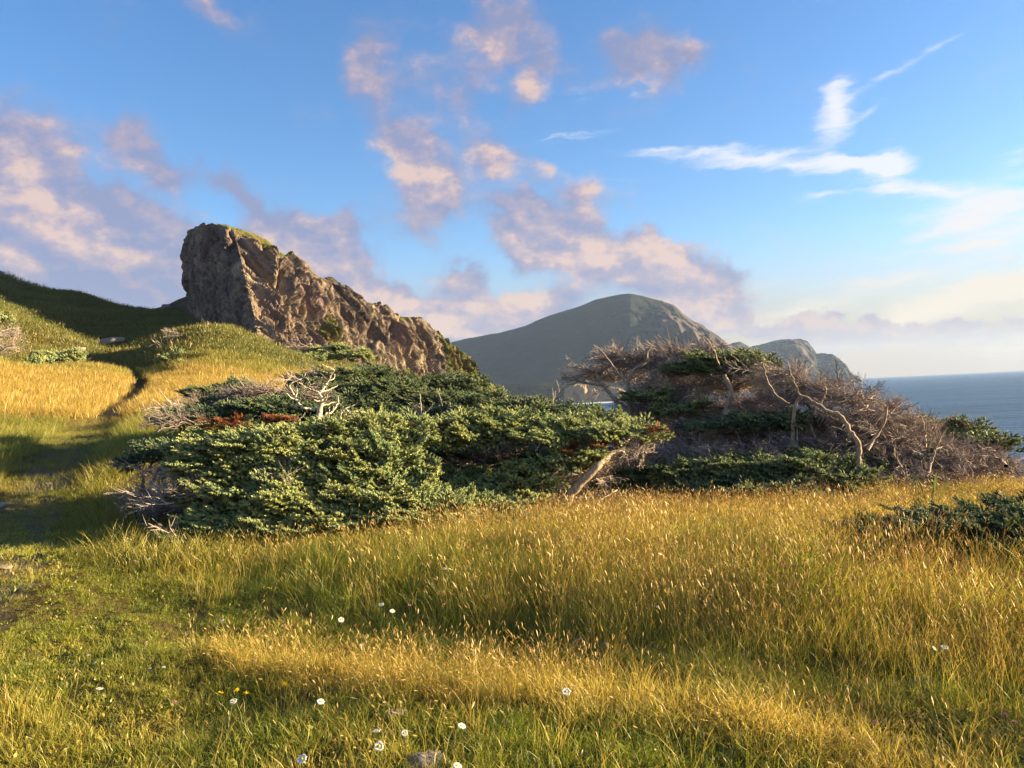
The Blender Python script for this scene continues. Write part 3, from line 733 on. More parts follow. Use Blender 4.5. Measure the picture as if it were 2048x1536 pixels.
def gn_scatter(name, sources, rot_scale):
    """a node group that stands one of the template meshes on every vertex"""
    ng = bpy.data.node_groups.new(name, 'GeometryNodeTree'); n = ng.nodes; l = ng.links
    ng.interface.new_socket('Geometry', in_out='INPUT', socket_type='NodeSocketGeometry'); ng.interface.new_socket('Geometry', in_out='OUTPUT', socket_type='NodeSocketGeometry')
    gi = n.new('NodeGroupInput'); go = n.new('NodeGroupOutput'); g2i = n.new('GeometryNodeGeometryToInstance')
    for s in reversed(sources):
        oi = n.new('GeometryNodeObjectInfo'); oi.inputs[0].default_value = s; oi.inputs[1].default_value = False; l.new(oi.outputs['Geometry'], g2i.inputs[0])
    iop = n.new('GeometryNodeInstanceOnPoints'); l.new(gi.outputs[0], iop.inputs['Points']); l.new(g2i.outputs[0], iop.inputs['Instance']); iop.inputs['Pick Instance'].default_value = True
    def na(nm, ty):
        a_ = n.new('GeometryNodeInputNamedAttribute'); a_.data_type = ty; a_.inputs[0].default_value = nm; return a_.outputs[0]
    l.new(na('variant', 'INT'), iop.inputs['Instance Index'])
    e = n.new('FunctionNodeEulerToRotation'); l.new(na('rot', 'FLOAT_VECTOR'), e.inputs[0]); l.new(e.outputs[0], iop.inputs['Rotation'])
    l.new(na('scl', 'FLOAT_VECTOR'), iop.inputs['Scale']); l.new(iop.outputs[0], go.inputs[0]); return ng
def points_obj(name, pts, attrs, ng, parent=None):
    pts = np.asarray(pts, float)
    if parent is not None: pts = pts-np.array(ORG.get(parent.name, (0, 0, 0)))
    me = bpy.data.meshes.new(name); me.vertices.add(len(pts)); me.vertices.foreach_set('co', np.asarray(pts, np.float32).ravel())
    for an, (ty, v) in attrs.items():
        at = me.attributes.new(an, ty, 'POINT'); at.data.foreach_set('vector' if ty == 'FLOAT_VECTOR' else 'value', np.asarray(v, np.int32 if ty == 'INT' else np.float32).ravel())
    o = bpy.data.objects.new(name, me); col.objects.link(o); o['kind'] = 'stuff'
    if parent is not None: o.parent = parent
    md = o.modifiers.new('scatter', 'NODES'); md.node_group = ng; return o
class Tm:
    def __init__(s, name, tm, mats):
        srcs = []
        for t in tm:
            o = _mk0(name, t['V'], t['F'], mats, smooth=False, mi=t['mi'], attrs=dict(tip=t['tip'])); col.objects.unlink(o); srcs.append(o)
        s.ng = gn_scatter(name+'_scatter', srcs, 1); s.n = len(srcs)
SHADE_TONE = [0.0]  # strength of the painted shade tone for the tree being built
def place(name, tm, pos, fwd, up, scale, g, parent, red=None):
    n = len(pos); fwd = fwd/np.linalg.norm(fwd, axis=1, keepdims=True); side = np.cross(up, fwd); side /= np.linalg.norm(side, axis=1, keepdims=True)+1e-9; u2 = np.cross(fwd, side)
    # matrix columns fwd, side, u2 -> XYZ euler
    ex = np.arctan2(side[:, 2], u2[:, 2]); ey = np.arctan2(-fwd[:, 2], np.hypot(fwd[:, 0], fwd[:, 1])); ez = np.arctan2(fwd[:, 1], fwd[:, 0])
    return points_obj(name, pos, dict(rot=('FLOAT_VECTOR', np.stack([ex, ey, ez], 1)), scl=('FLOAT_VECTOR', np.stack([scale]*3, 1)), rnd=('FLOAT', g.random(n)),
                      red=('FLOAT', np.zeros(n) if red is None else red), shade_tone=('FLOAT', np.clip(np.full(n, SHADE_TONE[0])+(g.normal(0, .15, n) if SHADE_TONE[0] else 0), 0, 1)), variant=('INT', g.integers(0, tm.n, n))), tm.ng, parent)

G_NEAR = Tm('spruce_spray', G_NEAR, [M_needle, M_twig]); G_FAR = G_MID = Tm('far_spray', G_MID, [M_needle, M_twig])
D_FAN = Tm('bare_twigs', D_FAN, [M_dead, M_dead]); D_FAR = Tm('far_twigs', D_FAR, [M_dead, M_dead])
TRIS = [0]
PADS = []      # footprints, so that tall grass keeps out of the crowns
WIND = np.array([-1.0, .15, 0])
def pad_points(pad, dens, g, lo=-.25, fill=.55, jag=.3):
    px, py, hw, hh, r, dep = pad[:6]; py = py+(14 if 15 <= r < 30 and px < 1250 else 0); hh = hh*(.7 if 15 <= r < 30 and px < 1250 else 1); c = P(px, py, r); th = math.atan2(c[0], c[1])
    rx, rz = hw*r/FPX, hh*r/FPX; ry = dep*.5
    ex = np.array([math.cos(th), -math.sin(th), 0]); ey = np.array([math.sin(th), math.cos(th), 0]); ez = np.array([0, 0, 1.0])
    area = math.pi*rx*ry+2.2*(rx+ry)*rz
    n = max(6, int(area*dens)); ph = g.random(n)*2*math.pi; se = lo+(1-lo)*g.random(n)**1.0; ce = np.sqrt(np.maximum(0, 1-se*se)); ce = np.maximum(ce, g.random(n)**.5*(se > .2))
    rad = fill+(1.02-fill)*g.random(n)**.6
    loc = np.stack([np.cos(ph)*ce, np.sin(ph)*ce, se], 1)
    nn = fbm(loc*2.1+np.array([px*.13, py*.07, r]), 3, seed=3)
    rad = rad*(1+jag*nn)
    # flat topped: the upper half is levelled, the lower edge ragged
    lv = loc*rad[:, None]; lv[:, 2] = np.where(lv[:, 2] > 0, np.minimum(lv[:, 2], .78+.12*nn), lv[:, 2])
    pos = c+lv[:, :1]*rx*ex+lv[:, 1:2]*ry*ey+lv[:, 2:]*rz*ez
    out = loc[:, :1]*ex/rx**.5+loc[:, 1:2]*ey/ry**.5+loc[:, 2:]*ez*.45/max(rz, .1)**.5; out /= np.linalg.norm(out, axis=1, keepdims=True)
    PADS.append((c[0], c[1], max(rx, .1), max(ry, .1), th, c[2]-rz))
    return c, pos, out, loc
def green_pad(pad, parent, g, dens=105, tm=None, red=0.0, scale=1.0, allred=False):
    r = pad[4]
    if tm is None: tm = G_NEAR if r < 11.5 else (G_MID if r < 16 else G_FAR)
    if r >= 16: dens = min(dens, 62)
    elif r >= 11.5: dens = min(dens, 85)
    dens = dens*.72; c, pos, out, loc = pad_points(pad, dens, g, fill=.4, jag=.5)
    n = len(pos)
    flat = out*np.array([1, 1, .35]); fwd = flat+WIND*.55+g.normal(0, .33, (n, 3))*np.array([1, 1, .45])+np.array([0, 0, .10])
    up = np.array([0, 0, 1.0])+out*.45+g.normal(0, .25, (n, 3))
    sc = scale*(.75+.5*g.random(n))*(1.0 if r < 16 else 1.15)
    rd = np.zeros(n)
    if allred: rd = (g.random(n) < .75)*1.0
    elif red: rd = (fbm(pos*2.2+pad[0], 2, seed=8) > 1.22-red)*1.0
    return place('foliage', tm, pos-fwd/np.linalg.norm(fwd, axis=1, keepdims=True)*.14*sc[:, None], fwd, up, sc, g, parent, rd)
def dead_pad(pad, parent, g, dens=46, scale=1.0, mat=None, wind=.75, name='dead_twigs'):
    r = pad[4]; tm = D_FAN if r < 14.5 else D_FAR
    c, pos, out, loc = pad_points(pad, dens, g, lo=-.8, fill=.25, jag=.35)
    n = len(pos); fwd = out*np.array([1, 1, .35])+WIND*wind+g.normal(0, .42, (n, 3))*np.array([1, 1, .42])+np.array([0, 0, .08])
    up = np.array([0, 0, 1.0])+g.normal(0, .5, (n, 3)); sc = scale*(.6+.6*g.random(n))
    return place(name, tm, pos-fwd/np.linalg.norm(fwd, axis=1, keepdims=True)*.30*sc[:, None], fwd, up, sc, g, parent)
def line(pts, r=None):
    """pixel polyline with distances -> points"""
    out = []; last = r
    for q in pts:
        last = q[2] if len(q) > 2 else last; out.append(P(q[0], q[1], last))
    return out
def limb(name, pts, r0, r1, parent, mat, r=None, jit=.006, sides=7, seed=0, power=1.0):
    if mat is M_snag: r0 *= .78; r1 *= .8
    if r is not None and 11.5 < r < 16 and pts[0][0] > 1200: pts = [(q_[0], q_[1], (q_[2] if len(q_) > 2 else r)-.95) for q_ in pts]; r0 *= .85; r1 *= 1.1
    q = smooth_line(line(pts, r), None, jit, seed+int(pts[0][0])); n = len(q)
    rad = r1+(r0-r1)*(1-np.linspace(0, 1, n))**power
    rad = rad*(1+.12*np.sin(np.arange(n)*2.1+seed))
    v, f = tube(q, rad, sides); TRIS[0] += len(f)*2
    return mk(name, v, f, mat, parent)
def stems_to(pads, base, parent, g, mat, r0=.035, kids=3):
    """limbs that leave the trunk foot and carry the pads; branchlets fan out inside them"""
    for pad in pads:
        c = P(pad[0], pad[1], pad[4]); th = math.atan2(c[0], c[1]); ex = np.array([math.cos(th), -math.sin(th), 0]); rx = pad[2]*pad[4]/FPX; parts = []
        a = np.array(base, float); mid = (a+c)/2+np.array([0, 0, .10])+g.normal(0, .06, 3)
        q = smooth_line([a, mid, c], 9, .012, int(pad[0])); parts.append(tube(q, np.linspace(r0, .014, 9), 5))
        for k_ in range(kids):
            e = c+ex*rx*(g.random()*1.5-.75)+np.array([0, g.normal()*pad[5]*.2, pad[3]*pad[4]/FPX*.3*g.normal()])
            s = q[5]; m2 = (s+e)/2+g.normal(0, .04, 3); parts.append(tube(smooth_line([s, m2, e], 6, .01, k_), np.linspace(.013, .004, 6), 4))
        v, f = merge(parts); mk('branch', v, f, mat, parent)
def ground_at(px, r):
    """point on the ground at column px and distance r"""
    d = pdir(px, 900); d = d[:2]/np.linalg.norm(d[:2])*r; return np.array([d[0], d[1], H(d[0], d[1])[0]])
TREE_SHADE_TONE = {3: .75, 4: .8, 5: .8, 6: .9, 7: .85, 8: .8, 9: .9, 10: .9, 13: .45, 14: .7, 18: .8, 19: .6, 20: .55, 22: .8}  # darker needles by seed: painted shade in the thicket, own grey green on juniper
def tree(name, label, cat, px, r, green=(), dead=(), red=(), trunks=(), group=None, seed=1, stems=True, dens=105, ddens=46, redness=0.0, mat=None, tmat=None, dscale=1.0, gscale=1.0):
    g = np.random.default_rng(seed*101+5); base = ground_at(px, r); base[2] -= .05; SHADE_TONE[0] = TREE_SHADE_TONE.get(seed, 0.0)
    t = thing(name, base, label, cat, group=group)
    for i, (pts, r0, r1) in enumerate(trunks): limb('trunk' if i == 0 else 'branch', pts, r0, r1, t, tmat or M_trunk, r, seed=seed+i)
    if stems: stems_to(list(green)+list(dead), base, t, g, M_twig if not mat else mat)
    for p_ in green: green_pad(p_, t, g, dens, red=redness, scale=gscale)
    for p_ in red: green_pad((p_[0], p_[1], p_[2]*.8, p_[3]*.9)+tuple(p_[4:]), t, g, dens*2.0, allred=True, scale=.48)
    for p_ in dead: dead_pad(p_, t, g, ddens, mat=mat, scale=dscale)
    return t

GR = 'wind shorn spruces growing close together on the bluff'
# ---- near low spruce, centre left
tree('spruce_shrub', 'broad low bright green spruce mat nearest the viewer, beneath the bleached bare snag', 'shrub', 640, 10.0,
     green=[(620,890,215,36,10.3,1.6),(510,930,120,50,9.8,1.3),(640,950,170,50,9.6,1.4),(745,930,105,50,9.8,1.3),(590,1010,150,42,9.2,1.2),(700,1020,170,42,9.0,1.2),(820,1045,120,32,8.8,1.0),(620,1065,150,25,8.8,.9),(460,1050,60,25,8.9,.7),(930,1040,130,28,9.0,1.0),(455,985,60,36,9.6,.9),(450,905,70,26,10.2,.9)],
     dead=[(350,985,90,24,9.3,.7),(560,945,40,12,9.0,.3),(680,985,80,10,8.9,.3),(690,1085,90,12,8.5,.4)], red=[(450,850,45,10,10.0,.3),(660,917,22,12,9.2,.2),(560,842,40,8,10.4,.3)], group=GR, seed=1, dens=120, redness=.12, dscale=.7)
# ---- leaning spruce with the flat crown
tree('leaning_spruce', 'flat topped spruce leaning on a bare slanting trunk, its right edge reddish dead twigs', 'tree', 1115, 9.6,
     green=[(900,868,150,26,10.9,1.5),(1060,872,160,24,10.8,1.5),(1200,876,90,20,10.5,1.2),(1090,944,80,13,10.1,.7),(1010,985,95,14,10.0,.8),(1160,922,45,12,9.9,.5),(900,975,70,16,10.6,.7)],
     dead=[(960,925,110,20,11.8,.7),(1240,905,70,26,10.2,.9),(1290,878,36,14,10.3,.6),(1170,955,70,20,9.9,.6),(1100,1000,60,14,9.8,.5),(1210,990,50,10,9.9,.4)], red=[(850,858,45,9,10.3,.3),(1185,897,45,10,9.9,.3),(1305,862,20,7,10.2,.3),(1140,912,10,12,9.7,.15)],
     trunks=[([(1112,1052,9.6),(1124,1015),(1145,983),(1172,955),(1195,932),(1225,905,9.9),(1262,882,10.2)], .075, .025), ([(1133,1000,9.6),(1126,985),(1117,972),(1125,969),(1136,975)], .026, .012), ([(1120,1010,9.6),(1090,1002),(1073,1003),(1060,985),(1058,975)], .02, .008)], group=GR, seed=2, dens=120, redness=.10, dscale=.8, stems=False)
# ---- thicket behind, one spruce after another
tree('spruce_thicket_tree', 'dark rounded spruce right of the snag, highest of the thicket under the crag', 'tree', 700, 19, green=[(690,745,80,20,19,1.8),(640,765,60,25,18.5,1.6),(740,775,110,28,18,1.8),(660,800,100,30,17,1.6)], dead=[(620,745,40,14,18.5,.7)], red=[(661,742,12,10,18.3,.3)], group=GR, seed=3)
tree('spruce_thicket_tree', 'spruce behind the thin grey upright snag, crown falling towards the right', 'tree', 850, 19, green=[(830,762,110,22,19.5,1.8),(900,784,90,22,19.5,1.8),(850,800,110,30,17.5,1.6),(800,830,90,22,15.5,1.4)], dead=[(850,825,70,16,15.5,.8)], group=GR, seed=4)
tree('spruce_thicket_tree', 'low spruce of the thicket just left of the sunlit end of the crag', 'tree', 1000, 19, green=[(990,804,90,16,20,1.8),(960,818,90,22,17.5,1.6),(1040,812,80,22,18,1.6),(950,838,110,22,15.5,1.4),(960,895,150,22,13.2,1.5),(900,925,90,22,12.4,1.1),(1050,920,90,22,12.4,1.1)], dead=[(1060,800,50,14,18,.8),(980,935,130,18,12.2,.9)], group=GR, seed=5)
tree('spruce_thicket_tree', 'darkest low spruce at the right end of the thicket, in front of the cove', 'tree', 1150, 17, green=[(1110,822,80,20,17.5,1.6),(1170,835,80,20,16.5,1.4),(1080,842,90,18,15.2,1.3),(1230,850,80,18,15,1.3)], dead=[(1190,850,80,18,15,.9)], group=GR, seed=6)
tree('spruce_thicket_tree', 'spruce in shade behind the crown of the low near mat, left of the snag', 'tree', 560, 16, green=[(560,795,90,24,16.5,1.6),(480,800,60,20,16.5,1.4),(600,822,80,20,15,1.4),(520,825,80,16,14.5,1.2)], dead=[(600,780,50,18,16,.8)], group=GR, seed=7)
tree('spruce_shrub', 'dark green spruce pad creeping into the meadow, left of the pinkish bare bush', 'shrub', 430, 19, green=[(430,775,50,10,20,1.5),(460,768,40,9,20.5,1.2)], dead=[(390,800,60,10,18,.8)], group=GR, seed=8)
tree('spruce_shrub', 'low shaded spruce pad along the left rim of the thicket', 'shrub', 380, 14, green=[(400,840,60,12,14.5,1.1),(450,825,60,14,15.2,1.2)], dead=[(370,845,50,10,14,.8)], group=GR, seed=9)
tree('spruce_shrub', 'shaded spruce skirt sprawling towards the path on the left', 'shrub', 280, 11.5, green=[(310,922,45,8,12.4,.9),(350,905,40,10,11.8,.9),(410,1080,60,12,8.8,.6)], dead=[(335,950,45,12,11.2,.8),(290,985,45,8,10.8,.7),(330,1015,60,10,10.0,.7),(400,1075,60,8,8.8,.5)], group=GR, seed=10, dscale=.85)
# ---- right hand stand
tree('windswept_tree', 'windswept bare tree with a forked leaning trunk, leftmost of the right hand stand', 'tree', 1265, 15.5,
     dead=[(1190,728,50,10,15.6,.9),(1240,742,50,12,15.6,.9),(1160,742,30,8,15.6,.6)], mat=M_dead, stems=False, ddens=34,
     trunks=[([(1272,850,15.5),(1250,820),(1222,790),(1202,768),(1194,750),(1190,735)], .075, .02), ([(1204,770,15.5),(1170,765),(1140,757),(1122,756)], .035, .01), ([(1194,752,15.5),(1215,732),(1245,728),(1275,735)], .03, .01), ([(1200,765,15.5),(1180,745),(1165,738),(1150,735)], .022, .008)], group=GR, seed=11)
tree('windswept_tree', 'bare tree whose slanting twig flag rises to a pointed left tip', 'tree', 1262, 14.9,
     dead=[(1215,703,34,9,15.0,.6),(1255,716,45,15,15.0,.9),(1300,730,50,20,14.9,1.0),(1330,712,40,12,15,.7)], mat=M_dead, stems=False, ddens=44,
     trunks=[([(1262,845,14.9),(1258,800),(1254,765),(1268,738),(1300,720)], .06, .02), ([(1254,768,14.9),(1235,745),(1215,715),(1190,690)], .03, .006), ([(1290,725,14.9),(1298,700),(1304,688),(1311,680)], .018, .006)], group=GR, seed=12)
tree('windswept_tree', 'tallest windswept spruce with one green tier and a barkless pale patch on its trunk', 'tree', 1450, 14.0,
     green=[(1435,732,80,13,14.2,1.0),(1400,745,60,9,14.0,.8),(1495,742,45,10,14.0,.7),(1300,800,45,10,13.6,.7),(1365,822,50,9,13.2,.6)], dead=[(1370,735,60,20,14.7,1.0),(1350,780,80,26,14.6,1.2),(1420,775,90,26,14.3,1.2),(1320,815,90,26,14.2,1.2),(1430,825,100,30,13.9,1.3),(1520,760,50,24,13.8,.9),(1420,700,30,16,14.6,.5),(1370,705,40,12,14.8,.5),(1380,870,110,30,13.8,1.4),(1290,850,60,24,14.2,1.2),(1480,820,70,28,13.8,1.2)], stems=False, ddens=50,
     trunks=[([(1447,850,13.6),(1450,825),(1459,800),(1466,785),(1456,765),(1448,750)], .065, .03), ([(1440,735,14.4),(1430,705),(1418,682),(1408,672)], .025, .008)], group=GR, seed=13, redness=.05)
bare = P(1454, 814, 13.45)
tree('dead_spruce', 'bare spruce on a straight thin trunk with two whip-like tops above a pinkish crown', 'tree', 1587, 13.0,
     dead=[(1560,755,50,26,13.2,.9),(1610,780,60,24,13.1,1.0),(1560,800,60,24,13.2,1.0),(1660,795,50,20,13.0,.9),(1540,850,70,26,13.2,1.1),(1620,850,60,26,13.1,1.1),(1480,880,80,30,13.0,1.1),(1570,900,90,26,12.7,1.0),(1400,910,80,26,12.9,1.0),(1650,870,70,26,12.8,1.0)], green=[(1545,848,70,14,12.6,.9),(1470,856,70,12,12.6,.9),(1640,915,60,10,12.2,.7)], stems=False, ddens=50,
     trunks=[([(1587,940,12.8),(1586,880),(1588,812),(1600,795)], .045, .022), ([(1578,808,13.0),(1550,790),(1535,765),(1528,735),(1526,712)], .022, .007), ([(1604,798,13.0),(1590,768),(1580,745),(1575,722)], .022, .007), ([(1595,900,12.9),(1594,860),(1592,845)], .015, .008)], group=GR, seed=14)
tree('dead_spruce', 'bare spruce with a sharply kinked pale trunk bending left over the green mat', 'tree', 1712, 11.9,
     dead=[(1690,800,55,18,12.4,.8),(1740,830,50,18,12.5,.8),(1690,850,60,24,12.6,1.0),(1650,900,70,24,12.3,1.0),(1750,880,60,26,12.5,.9),(1670,940,70,18,12.0,.8),(1740,925,60,22,12.4,.8)], stems=False, ddens=50,
     trunks=[([(1711,975,11.9),(1714,940),(1720,905),(1719,888),(1700,862),(1681,828),(1662,826),(1640,812),(1620,798),(1600,790)], .052, .014), ([(1719,890,11.9),(1706,893),(1692,902)], .016, .006), ([(1695,862,11.9),(1680,858),(1664,852)], .016, .006), ([(1684,842,11.9),(1672,840),(1660,832)], .012, .005), ([(1640,812,12.0),(1650,790),(1656,776),(1648,770)], .016, .006), ([(1714,942,11.9),(1700,938),(1688,930)], .014, .006)], group=GR, seed=15, tmat=M_trunk)
tree('dead_spruce', 'sparse bare tree with crooked arms reaching out in front of the sea', 'tree', 1740, 13.0,
     dead=[(1770,812,30,10,13.0,.5),(1790,870,60,20,13.1,.9),(1820,900,70,24,13.0,.9),(1800,845,50,12,13.2,.8)], stems=False, ddens=62,
     trunks=[([(1735,900,12.8),(1752,872),(1764,855),(1772,838),(1773,812)], .032, .014), ([(1773,815,12.9),(1760,803),(1742,798),(1720,800)], .016, .006), ([(1774,835,12.9),(1795,828),(1815,815),(1838,806)], .016, .005)], group=GR, seed=16)
tree('dead_spruce', 'slim bare forked tree standing in front of the far green mat at right', 'tree', 1858, 12.4,
     dead=[(1850,905,50,16,12.6,.7),(1900,915,60,18,12.7,.8),(1860,940,80,16,12.3,.8),(1950,942,50,12,12.5,.7)], stems=False, ddens=60,
     trunks=[([(1853,955,12.2),(1862,925),(1869,900),(1880,878),(1892,855)], .026, .008), ([(1868,902,12.2),(1885,892),(1898,884)], .012, .005), ([(1852,895,12.2),(1851,870),(1853,852)], .012, .005)], group=GR, seed=17)
tree('dead_spruce', 'small bare crooked tree in a dark gap at the foot of the right hand stand', 'tree', 1805, 12.2,
     green=[(1800,935,60,12,12.6,.8),(1740,950,50,10,12.3,.7)], dead=[(1790,945,70,16,12.2,.7),(1760,930,60,18,12.4,.8)], stems=False, ddens=62,
     trunks=[([(1807,950,12.2),(1800,930),(1792,914),(1800,904)], .02, .007), ([(1792,916,12.2),(1788,905),(1791,890)], .012, .006)], group=GR, seed=18)
tree('spruce_shrub', 'green spruce mat seen against the sea with one red tuft at its right', 'shrub', 1880, 14.5,
     green=[(1870,856,45,8,14.6,.9),(1905,870,45,9,14.4,.9),(1955,894,50,10,14.0,.9),(1840,886,50,8,14.2,.8),(1910,897,40,8,13.8,.8)], dead=[(1925,902,50,12,13.8,.8),(1990,922,35,10,13.4,.7),(1950,938,60,14,13.0,.8),(2015,940,30,9,12.8,.6)], red=[(1932,858,12,9,14.2,.3)], group=GR, seed=19, ddens=52,
     trunks=[([(2012,932,12.8),(1998,915),(1985,902),(1978,895)], .03, .012)])
tree('spruce_shrub', 'dark green spruce mat beneath the straight thin trunk, bordering the golden grass', 'shrub', 1520, 10.8,
     green=[(1290,960,60,24,11.6,1.0),(1240,985,60,16,11.2,.9),(1390,960,90,26,11.2,1.2),(1480,950,90,28,11.2,1.2),(1580,950,100,26,11.1,1.2),(1660,970,70,24,10.9,1.0),(1540,995,140,22,10.4,1.0),(1420,1000,100,20,10.5,1.0),(1320,1000,70,16,10.6,.8)], dead=[(1270,935,70,26,12.0,1.0),(1330,900,60,26,12.6,1.1),(1470,918,80,16,11.6,.8),(1390,905,80,18,12.0,.9),(1560,1010,110,12,10.1,.5),(1620,1000,60,12,10.2,.5)], group=GR, seed=20, dens=95)
tree('dead_bush', 'low tangle of reddish bare branches edging the golden grass at right', 'bush', 1760, 11.3,
     dead=[(1750,962,80,12,11.3,.6),(1830,968,70,10,11.3,.6),(1690,985,50,12,10.9,.5),(1900,960,50,12,11.6,.6)], group=GR, seed=21, dscale=.7)
tree('juniper_mound', 'low grey green juniper mound rising out of the golden grass at far right', 'shrub', 1900, 7.4,
     green=[(1840,1082,110,34,7.3,1.2),(1940,1076,120,38,7.3,1.3),(2050,1080,110,38,7.2,1.2),(1760,1100,70,24,7.0,.8)], dead=[(1900,1050,120,12,7.5,.7)], seed=22, dens=110, gscale=.7, dscale=.5)
# ---- single bare bushes
tree('dead_bush', 'pinkish bare branching bush at the left edge of the thicket, before the golden meadow', 'bush', 480, 15.8,
     dead=[(495,778,45,18,15.8,.8),(520,770,30,12,15.8,.6)], trunks=[([(478,812,15.8),(482,790),(495,772)], .02, .008)], seed=23, ddens=60, stems=False)
tree('dead_snag', 'thin grey upright snag with short side twigs in the shaded thicket', 'tree', 842, 13.6, stems=False,
     trunks=[([(842,858,13.6),(842,825),(841,788)], .018, .006), ([(842,835,13.6),(825,815),(815,806)], .009, .004), ([(842,838,13.6),(858,818),(866,808)], .009, .004), ([(842,848,13.6),(822,840),(806,822)], .008, .004), ([(842,850,13.6),(862,842),(878,830)], .008, .004), ([(842,818,13.6),(832,808),(827,800)], .006, .003)], tmat=M_snag, seed=24)
tree('dead_bush', 'flat topped bare bush on the grassy knoll below the crag', 'bush', 370, 67, stems=False, dead=[(365,700,32,13,67,2.5),(385,690,24,9,68,2.2)], seed=25, dscale=3.2, ddens=2.2,
     trunks=[([(408,706,67),(406,690),(402,672)], .10, .03)])
tree('dead_bush', 'small bare bush at the top left of the grassy knoll', 'bush', 348, 68, stems=False, dead=[(347,670,12,7,68,1.6)], seed=26, dscale=2.4, ddens=4)
tree('dead_bush', 'bleached bare bush highest on the grassy knoll, directly under the crag', 'bush', 405, 70, stems=False, dead=[(405,662,16,9,70,1.8)], seed=27, dscale=2.4, ddens=3)
tree('dead_bush', 'broad reddish bare bush cut by the left edge, on the sunlit slope', 'bush', 10, 66, stems=False, dead=[(8,690,26,26,66,3.0),(15,665,14,12,67,2.0)], green=[(2,645,14,8,68,2.0)], seed=28, dscale=3.2, ddens=1.8, dens=6, gscale=3)
tree('spruce_shrub', 'lone flat spruce with a dark hollow beneath, on the sunlit slope left of the path', 'shrub', 125, 60, stems=False, green=[(118,716,28,6,60,2.4),(140,722,16,4,60,1.6),(60,738,26,5,58,2.0)], dead=[(125,730,22,7,60,1.6),(155,733,8,7,59,1.0)], seed=29, dscale=2.4, ddens=3, dens=14, gscale=2.6)
tree('spruce_shrub', 'dark low shrub pad on the knoll, right of the path below the bare bush', 'shrub', 385, 60, stems=False, green=[(385,735,26,6,60,2.0),(350,722,18,6,62,2.0)], dead=[(400,742,18,5,60,1.4)], seed=30, dscale=2.2, ddens=3, dens=10, gscale=2.6)
tree('spruce_shrub', 'dark shrub clinging to the foot of the crag above the thicket', 'shrub', 700, 70, stems=False, green=[(660,705,30,9,72,2.6),(700,715,40,7,72,2.6),(620,722,24,6,68,2.0)], dead=[(600,700,30,10,72,2.4)], seed=31, dscale=3.2, ddens=1.8, dens=10, gscale=3)

# ---- the bleached snag: trunk and every arm by itself
def snag():
    def z(pts): return [(560+x/8.533, 700+y/8.533) for x, y in pts]
    base = ground_at(638, 10.2)
    t = thing('bleached_snag', base, 'bleached bare snag with twisting pale arms standing out of the green mat', 'tree')
    r = 9.9
    trunk = z([(650,1500),(650,1250),(670,1060),(700,940),(715,860)])
    limb('trunk', [(a, b_, r) for a, b_ in trunk], .062, .038, t, M_snag, r, .003, 9, 3)
    arms = [([(600,1020),(430,1000),(330,930),(265,830),(225,740),(150,620),(160,580),(260,530),(360,500),(440,405)], .026, .008), ([(265,830),(285,740),(300,660)], .011, .005), ([(330,560),(400,610),(500,670),(600,700),(660,735)], .011, .017), ([(250,830),(200,830),(150,770),(120,735)], .010, .004), ([(310,925),(220,950),(145,915)], .010, .004),
            ([(720,860),(690,800),(665,740),(720,690),(780,600),(820,530),(900,500),(940,470),(930,410)], .024, .006), ([(820,530),(870,430),(940,340),(880,310),(800,290),(720,240)], .012, .004), ([(700,850),(760,790),(860,740),(1000,745),(1055,748)], .020, .006), ([(690,715),(800,690),(900,650),(990,600)], .012, .004),
            ([(700,940),(780,940),(850,915),(950,885)], .014, .005), ([(690,880),(630,870),(575,850)], .010, .004), ([(690,935),(620,925),(570,912)], .010, .004), ([(780,1450),(770,1250),(780,1080),(880,1080),(960,950),(1000,880),(990,790)], .028, .008), ([(1000,900),(1050,950)], .010, .004), ([(720,900),(770,870),(800,780),(870,680)], .016, .006),
            ([(1030,1300),(1030,1150),(1060,1050),(1140,980),(1290,930)], .018, .005), ([(1110,1010),(1180,1050),(1430,1050),(1490,1100)], .012, .004), ([(1090,1100),(1200,1150),(1280,1145)], .010, .004), ([(1130,1010),(1200,1080),(1290,1110)], .010, .004), ([(1000,1330),(1140,1245),(1280,1250),(1430,1230),(1500,1300)], .013, .004), ([(1290,1290),(1440,1280),(1580,1265)], .010, .004), ([(210,1250),(280,1180),(330,1100)], .010, .004), ([(330,1190),(380,1130),(430,1060)], .009, .004), ([(830,1200),(840,1080),(840,970)], .009, .004), ([(910,1050),(910,900)], .007, .003)]
    made = {}; on = {1: 0, 2: 0, 3: 0, 4: 0, 6: 5, 13: 12, 16: 15, 17: 15, 18: 15, 20: 19}
    for i, (pts, a, b_) in enumerate(arms):
        off = .25*math.sin(i*1.7)
        q = z(pts); n = len(q); rr = [(x, y, r+off*(k_/(n-1))) for k_, (x, y) in enumerate(q)]
        made[i] = limb('branch' if i not in on else 'twig', rr, a, b_, made[on[i]] if i in on else t, M_snag, r, .004, 6, i)
    return t
snag()
# pale barkless patch of the tall windswept trunk
print('tree tris', TRIS[0])
